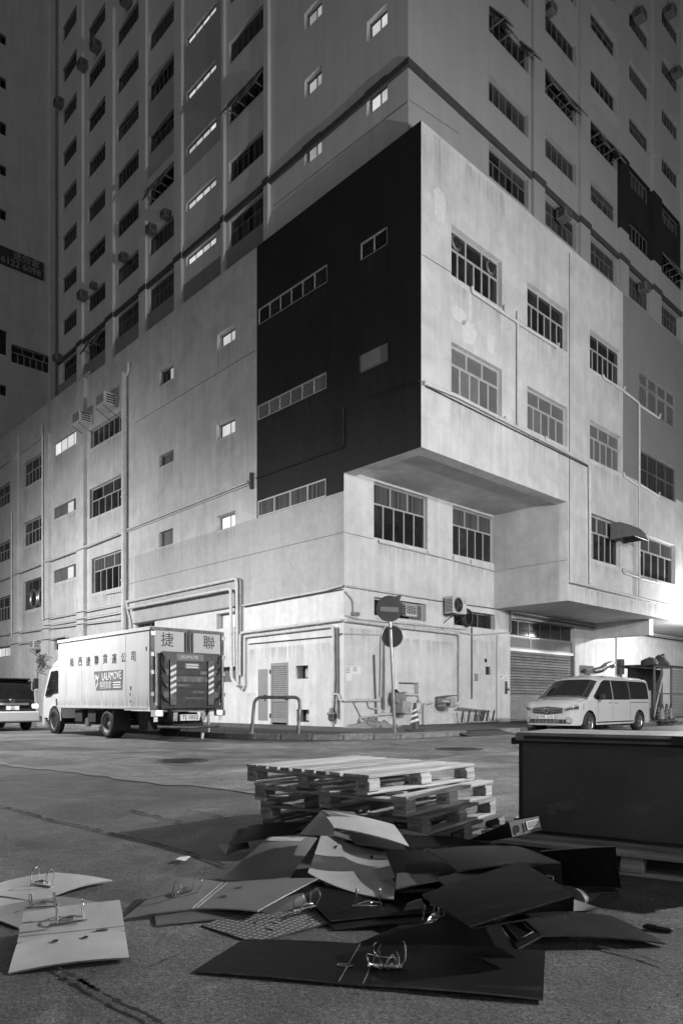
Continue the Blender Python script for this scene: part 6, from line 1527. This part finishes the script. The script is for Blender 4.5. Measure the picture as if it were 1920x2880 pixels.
# grey folder leaning left of it
t = folder('grey folder leaning on the left flank of the heap with four rivets near its top')
o, c, n = slab('front_cover', [G(755, 2355, .22), G(893, 2357, .20), G(796, 2499, .05), G(621, 2475, .04)], M['f_mid'], t, .014, n=12)
rivets(t, c, n, ((.42, .14), (.78, .14), (.42, .26), (.68, .26)))
q = MB(); q.add([at(c, n, .08, .03, .014), at(c, n, .75, .03, .014), at(c, n, .72, .12, .016), at(c, n, .06, .12, .014)], [(0, 1, 2, 3)]); q.build('spine_label', M['f_white'], t)
# pale tent shaped folder on top
t = folder('pale folder set like a tent on the very top of the heap')
A_, D_ = G(903, 2281, .38), G(939, 2328, .32)
o, c, n = slab('front_cover', [A_, G(1107, 2320, .30), G(1150, 2381, .22), D_], M['f_white'], t, .012, n=12)
rivets(t, c, n, ((.4, .25), (.5, .4), (.72, .3), (.75, .5)))
slab('back_cover', [A_, D_, G(935, 2352, .26), G(843, 2345, .25)], M['f_white'], t)
slab('spine', [A_ + UP * .004, G(995, 2284, .36), G(1010, 2300, .345), G(925, 2292, .37)], M['f_grey'], t)
# black ones at the right
t = folder('black folder with its hollow spine end showing, behind the big black one')
o, c, n = slab('front_cover', [G(1204, 2392, .24), G(1457, 2381, .25), G(1574, 2426, .25), G(1288, 2450, .21)], M['f_dark'], t, .012, n=10)
rivets(t, c, n, ((.78, .3), (.84, .3), (.8, .45), (.9, .5)))
slab('spine', [G(1574, 2426, .245), G(1580, 2488, .14), G(1500, 2482, .15), G(1490, 2436, .235)], M['f_dark'], t)
slab('back_cover', [G(1215, 2440, .12), G(1480, 2440, .12), G(1578, 2489, .14), G(1300, 2500, .11)], M['f_dark'], t)
arch(t, G(1545, 2450, .2), Vector((.3, .9, 0)), Vector((-.3, -.3, -1)), 1.0)
t = folder('black folder standing upright on edge at the right of the heap')
slab('front_cover', [G(1518, 2394, .25), G(1730, 2380, .30), G(1746, 2496, .10), G(1580, 2490, .07)], M['f_black'], t, .004)
t = folder('big black folder raised at the right front of the heap')
c0 = [G(1462, 2423, .30), G(1614, 2518, .26), G(1321.5, 2605, .18), G(1186, 2516, .22)]
o, c, n = slab('front_cover', c0, M['f_black'], t, .006, n=12)
rivets(t, c, n, ((.66, .16), (.6, .28), (.5, .14), (.82, .22)))
slab('spine', [c0[1] - UP * .004, G(1612, 2563, .20), G(1455, 2570, .15), c0[2] - UP * .004], M['f_black'], t)
slab('back_cover', [G(1190, 2522, .18), G(1330, 2610, .12), G(1600, 2566, .17), G(1470, 2470, .2)], M['f_black'], t)
t = folder('dark folder lying flat with its cover pointing to the right')
o, c, n = slab('front_cover', [G(1452, 2570, .085), G(1722, 2577, .04), G(1870, 2654, .015), G(1523, 2632, .05)], M['f_dark'], t, .014, n=12)
rivets(t, c, n, ((.06, .15), (.13, .3), (.1, .6), (.18, .6)))
o, c, n = slab('spine', [G(1398, 2592, .05), G(1452, 2570, .085), G(1523, 2632, .05), G(1457, 2668, .02)], M['f_dark'], t)
q = MB(); lp = [at(c, n, .18, .12, .002), at(c, n, .85, .1, .002), at(c, n, .85, .8, .002), at(c, n, .18, .82, .002), at(c, n, .18, .12, .002)]; q.tube(lp, .004, 4); q.build('label_pocket', M['f_dark'], t)
slab('back_cover', [G(1130, 2602, .05), G(1398, 2592, .05), G(1445, 2672, .016), G(990, 2660, .014)], M['f_black'], t, .004)
t = folder('small grey wedge of a folder jutting from under the big black one')
slab('front_cover', [G(1569, 2488, .10), G(1686, 2514, .02), G(1640, 2546, .016), G(1590, 2545, .10)], M['f_grey'], t)
slab('back_cover', [G(1612, 2530, .10), G(1690, 2556, .012), G(1660, 2562, .012), G(1612, 2563, .06)], M['f_mid'], t)
# binder with the printed spine label
t = folder('closed folder with a printed white spine label in front of the freezer')
c0 = [G(1431, 2312, .34), G(1515, 2297, .345), G(1524, 2335, .27), G(1441, 2355, .256)]
o, c, n = slab('spine', c0, M['f_mid'], t); nn = n if n.y < 0 else -n
slab('front_cover', [c0[0], c0[3], G(1378, 2366, .22), G(1318, 2362, .23)], M['f_dark'], t)
lb = [at(c, nn, .42, .2, .004), at(c, nn, .95, .14, .004), at(c, nn, .95, .72, .004), at(c, nn, .42, .78, .004)]
q = MB(); q.add(lb, [(0, 1, 2, 3)]); lo2 = q.build('spine_label', M['paper'], t)
q = MB()
for k in range(5):
    f_ = .15 + .16 * k; p0, p1 = lb[0].lerp(lb[3], f_), lb[1].lerp(lb[2], f_); p0, p1 = p0.lerp(p1, .25), p0.lerp(p1, .95); q.tube([p0 + nn * .002, p1 + nn * .002], .0018, 4)
p0, p1 = lb[0].lerp(lb[1], .1), lb[3].lerp(lb[2], .1); q.tube([p0 + nn * .002, p1 + nn * .002], .006, 4); q.build('label_print', M['print'], lo2)
slot(t, at(c, nn, .18, .55, .001), c[1] - c[0], nn, .02, .024)
# low, mostly hidden boards of the heap
for i, (lab, m, pts) in enumerate((
    ('dark folder cover at the back left of the heap', 'f_dark', ((704, 2321, .14), (867, 2313, .15), (800, 2356, .1), (643, 2375, .08))),
    ('dark folder below it with a white lower corner', 'f_dark', ((655, 2340, .1), (690, 2330, .12), (700, 2385, .05), (636, 2404, .02))),
    ('pale folder corner poking out at the far left of the heap', 'f_white', ((613, 2377, .05), (700, 2374, .06), (690, 2395, .03), (634, 2404, .015))),
    ('dark strip of a folder right of the tent shaped one', 'f_dark', ((1120, 2353, .2), (1268, 2353, .2), (1390, 2378, .15), (1158, 2385, .16))),
    ('thin pale folder edge behind the tent shaped one', 'f_white', ((1112, 2330, .2), (1215, 2354, .16), (1205, 2357, .16), (1120, 2345, .19))),
    ('black folder lying in the middle of the heap behind the propped pale one', 'f_black', ((1080, 2392, .2), (1215, 2396, .2), (1292, 2452, .17), (1110, 2466, .14))),
    ('grey folder edge below the black one in the middle of the heap', 'f_grey', ((1100, 2470, .13), (1285, 2452, .14), (1205, 2474, .11), (1108, 2480, .11))),
    ('dark folder lower in the middle of the heap', 'f_dark', ((1100, 2486, .1), (1270, 2470, .12), (1230, 2500, .08), (1105, 2502, .08))),
    ('black folder low under the propped pale one', 'f_black', ((840, 2500, .06), (1180, 2480, .08), (1300, 2560, .05), (930, 2590, .03))),
    ('dark folder at the front middle, edge on to the camera', 'f_dark', ((880, 2560, .02), (1150, 2535, .04), (1250, 2590, .03), (940, 2612, .012))),
    ('small grey folder flap in front of the big black one', 'f_mid', ((1146, 2540, .1), (1185, 2528, .12), (1200, 2556, .08), (1133, 2562, .07))),
    ('dark folder under the leaning grey one', 'f_dark', ((700, 2470, .05), (890, 2440, .1), (880, 2510, .05), (740, 2545, .03))),
    ('black folder at the left flank beneath the wide open grey one', 'f_black', ((760, 2500, .045), (905, 2480, .07), (960, 2540, .04), (800, 2560, .02))),
    ('thin dark board wedged above the big black folder', 'f_dark', ((1225, 2470, .19), (1430, 2430, .21), (1460, 2470, .19), (1260, 2500, .17))),
    ('grey inner sheet sliding out right of the propped pale folder', 'f_grey', ((1118, 2425, .17), (1190, 2418, .18), (1290, 2470, .15), (1112, 2500, .12))),
    ('dark board with a lit far edge under the tent shaped folder', 'f_dark', ((960, 2340, .21), (1120, 2362, .2), (1150, 2400, .18), (1000, 2372, .19))),
    ('thin grey sheet fanned out under the wide open grey folder', 'f_grey', ((700, 2555, .03), (905, 2500, .06), (930, 2530, .04), (760, 2572, .015))),
    ('black board end poking out below the upright black folder', 'f_dark', ((1560, 2470, .09), (1700, 2480, .04), (1740, 2510, .015), (1580, 2520, .05))),
    ('black folder at the bottom behind the big black one', 'f_black', ((1290, 2470, .08), (1560, 2480, .1), (1600, 2540, .05), (1330, 2560, .06))))):
    t = folder(lab); slab('cover', Q(*pts), M[m], t, .006)
for i, (px, py, z, ax, s_, op) in enumerate(((1035, 2552, .045, (1, .05, 0), 1.0, .1), (856, 2560, .035, (.6, .6, 0), .95, .9), (1215, 2592, .04, (.5, .8, 0), 1.0, 1.0))):
    t = thing('folder_clip', ('loose bright clip under the propped pale folder', 'bent clip hoops left of the middle of the heap', 'open clip hoop in the dark hollow under the big black folder')[i], 'clip')
    arch(t, G(px, py, z), Vector(ax), UP, s_, op, R(10))
# pen on the road at the right
t = thing('ballpoint_pen', 'dark pen lying on the road right of the heap', 'pen')
p0, p1 = G(1806, 2606, .012), G(1893, 2618, .012); q = MB(); q.tube([p0, p0.lerp(p1, .1), p0.lerp(p1, .9), p1], [.004, .011, .011, .003], 8); q.build('barrel', M['print'], t)
q = MB(); q.tube([p0.lerp(p1, .12) + UP * .014, p0.lerp(p1, .45) + UP * .013], .003, 4); q.build('clip', M['chrome'], t)
# small litter
rnd = random.Random(12)
for i, (px, py) in enumerate(((880, 2238), (1430, 2085), (540, 2075))):
    t = thing('paper_scrap', ('pale paper scrap on the road by the pallets', 'pale paper scrap by the freezer lid near the kerb', 'pale paper scrap on the road behind the truck')[i], 'litter'); p = G(px, py, .012)
    if i == 0: p = G(520, 2420, .012); t['label'] = 'pale paper scrap on the road left of the heap'
    q = MB(); q.add([p + Vector((rnd.uniform(-.05, .05) + dx, rnd.uniform(-.03, .03) + dy, rnd.uniform(0, .02))) for dx, dy in ((-.05, -.04), (.05, -.03), (.05, .04), (-.05, .03))], [(0, 1, 2), (0, 2, 3)]); q.build('scrap', M['paper'], t)
# ================================================================== STREET LAMPS that light the junction (just outside the frame)
def street_lamp(spec, label, arm, aim=None):
    (x, y, z), power, rad = spec; base = Vector((x - arm[0], y - arm[1], 0)); t = thing('street_lamp', label, 'street lamp', base)
    q = MB(); q.tube([(0, 0, 0), (0, 0, z * .5), (0, 0, z + .1)], [.11, .09, .06], 10); q.build('pole', M['metal'], t)
    q = MB(); q.tube([(0, 0, z + .1), (arm[0] * .5, arm[1] * .5, z + .35), (arm[0], arm[1], z + .3)], .04, 8); q.build('arm', M['metal'], t)
    q = MB(); q.box((arm[0], arm[1], z + .25), (.35, .35, .12)); q.build('lantern', M['metal'], t)
    l_ = bpy.data.lights.new('street_lamp_light', 'SPOT' if aim else 'POINT'); l_.energy = power; l_.shadow_soft_size = rad
    if aim: l_.spot_size = R(165); l_.spot_blend = 1.0
    o = bpy.data.objects.new('street_lamp_light', l_); COL.objects.link(o); o.parent = t; o.location = (arm[0], arm[1], z - .05)
    if aim: o.rotation_euler = Vector(aim).to_track_quat('-Z', 'Y').to_euler()
street_lamp(LAMP_RIGHT, 'street lamp on the near kerb, right of the camera', (-1.2, .3))
street_lamp(LAMP_FAR_RIGHT, 'street lamp further up the right street', (-1.2, .3))
street_lamp(LAMP_NEAR, 'street lamp behind the camera on the right', (-1.2, .3))
street_lamp(LAMP_LEFT, 'street lamp on the far side of the left street', (1.2, .3), dR * .55 - UP * 1.0)
street_lamp(LAMP_STREET, 'street lamp further along the left street', (1.2, .3), dR * .8 - UP * .6)
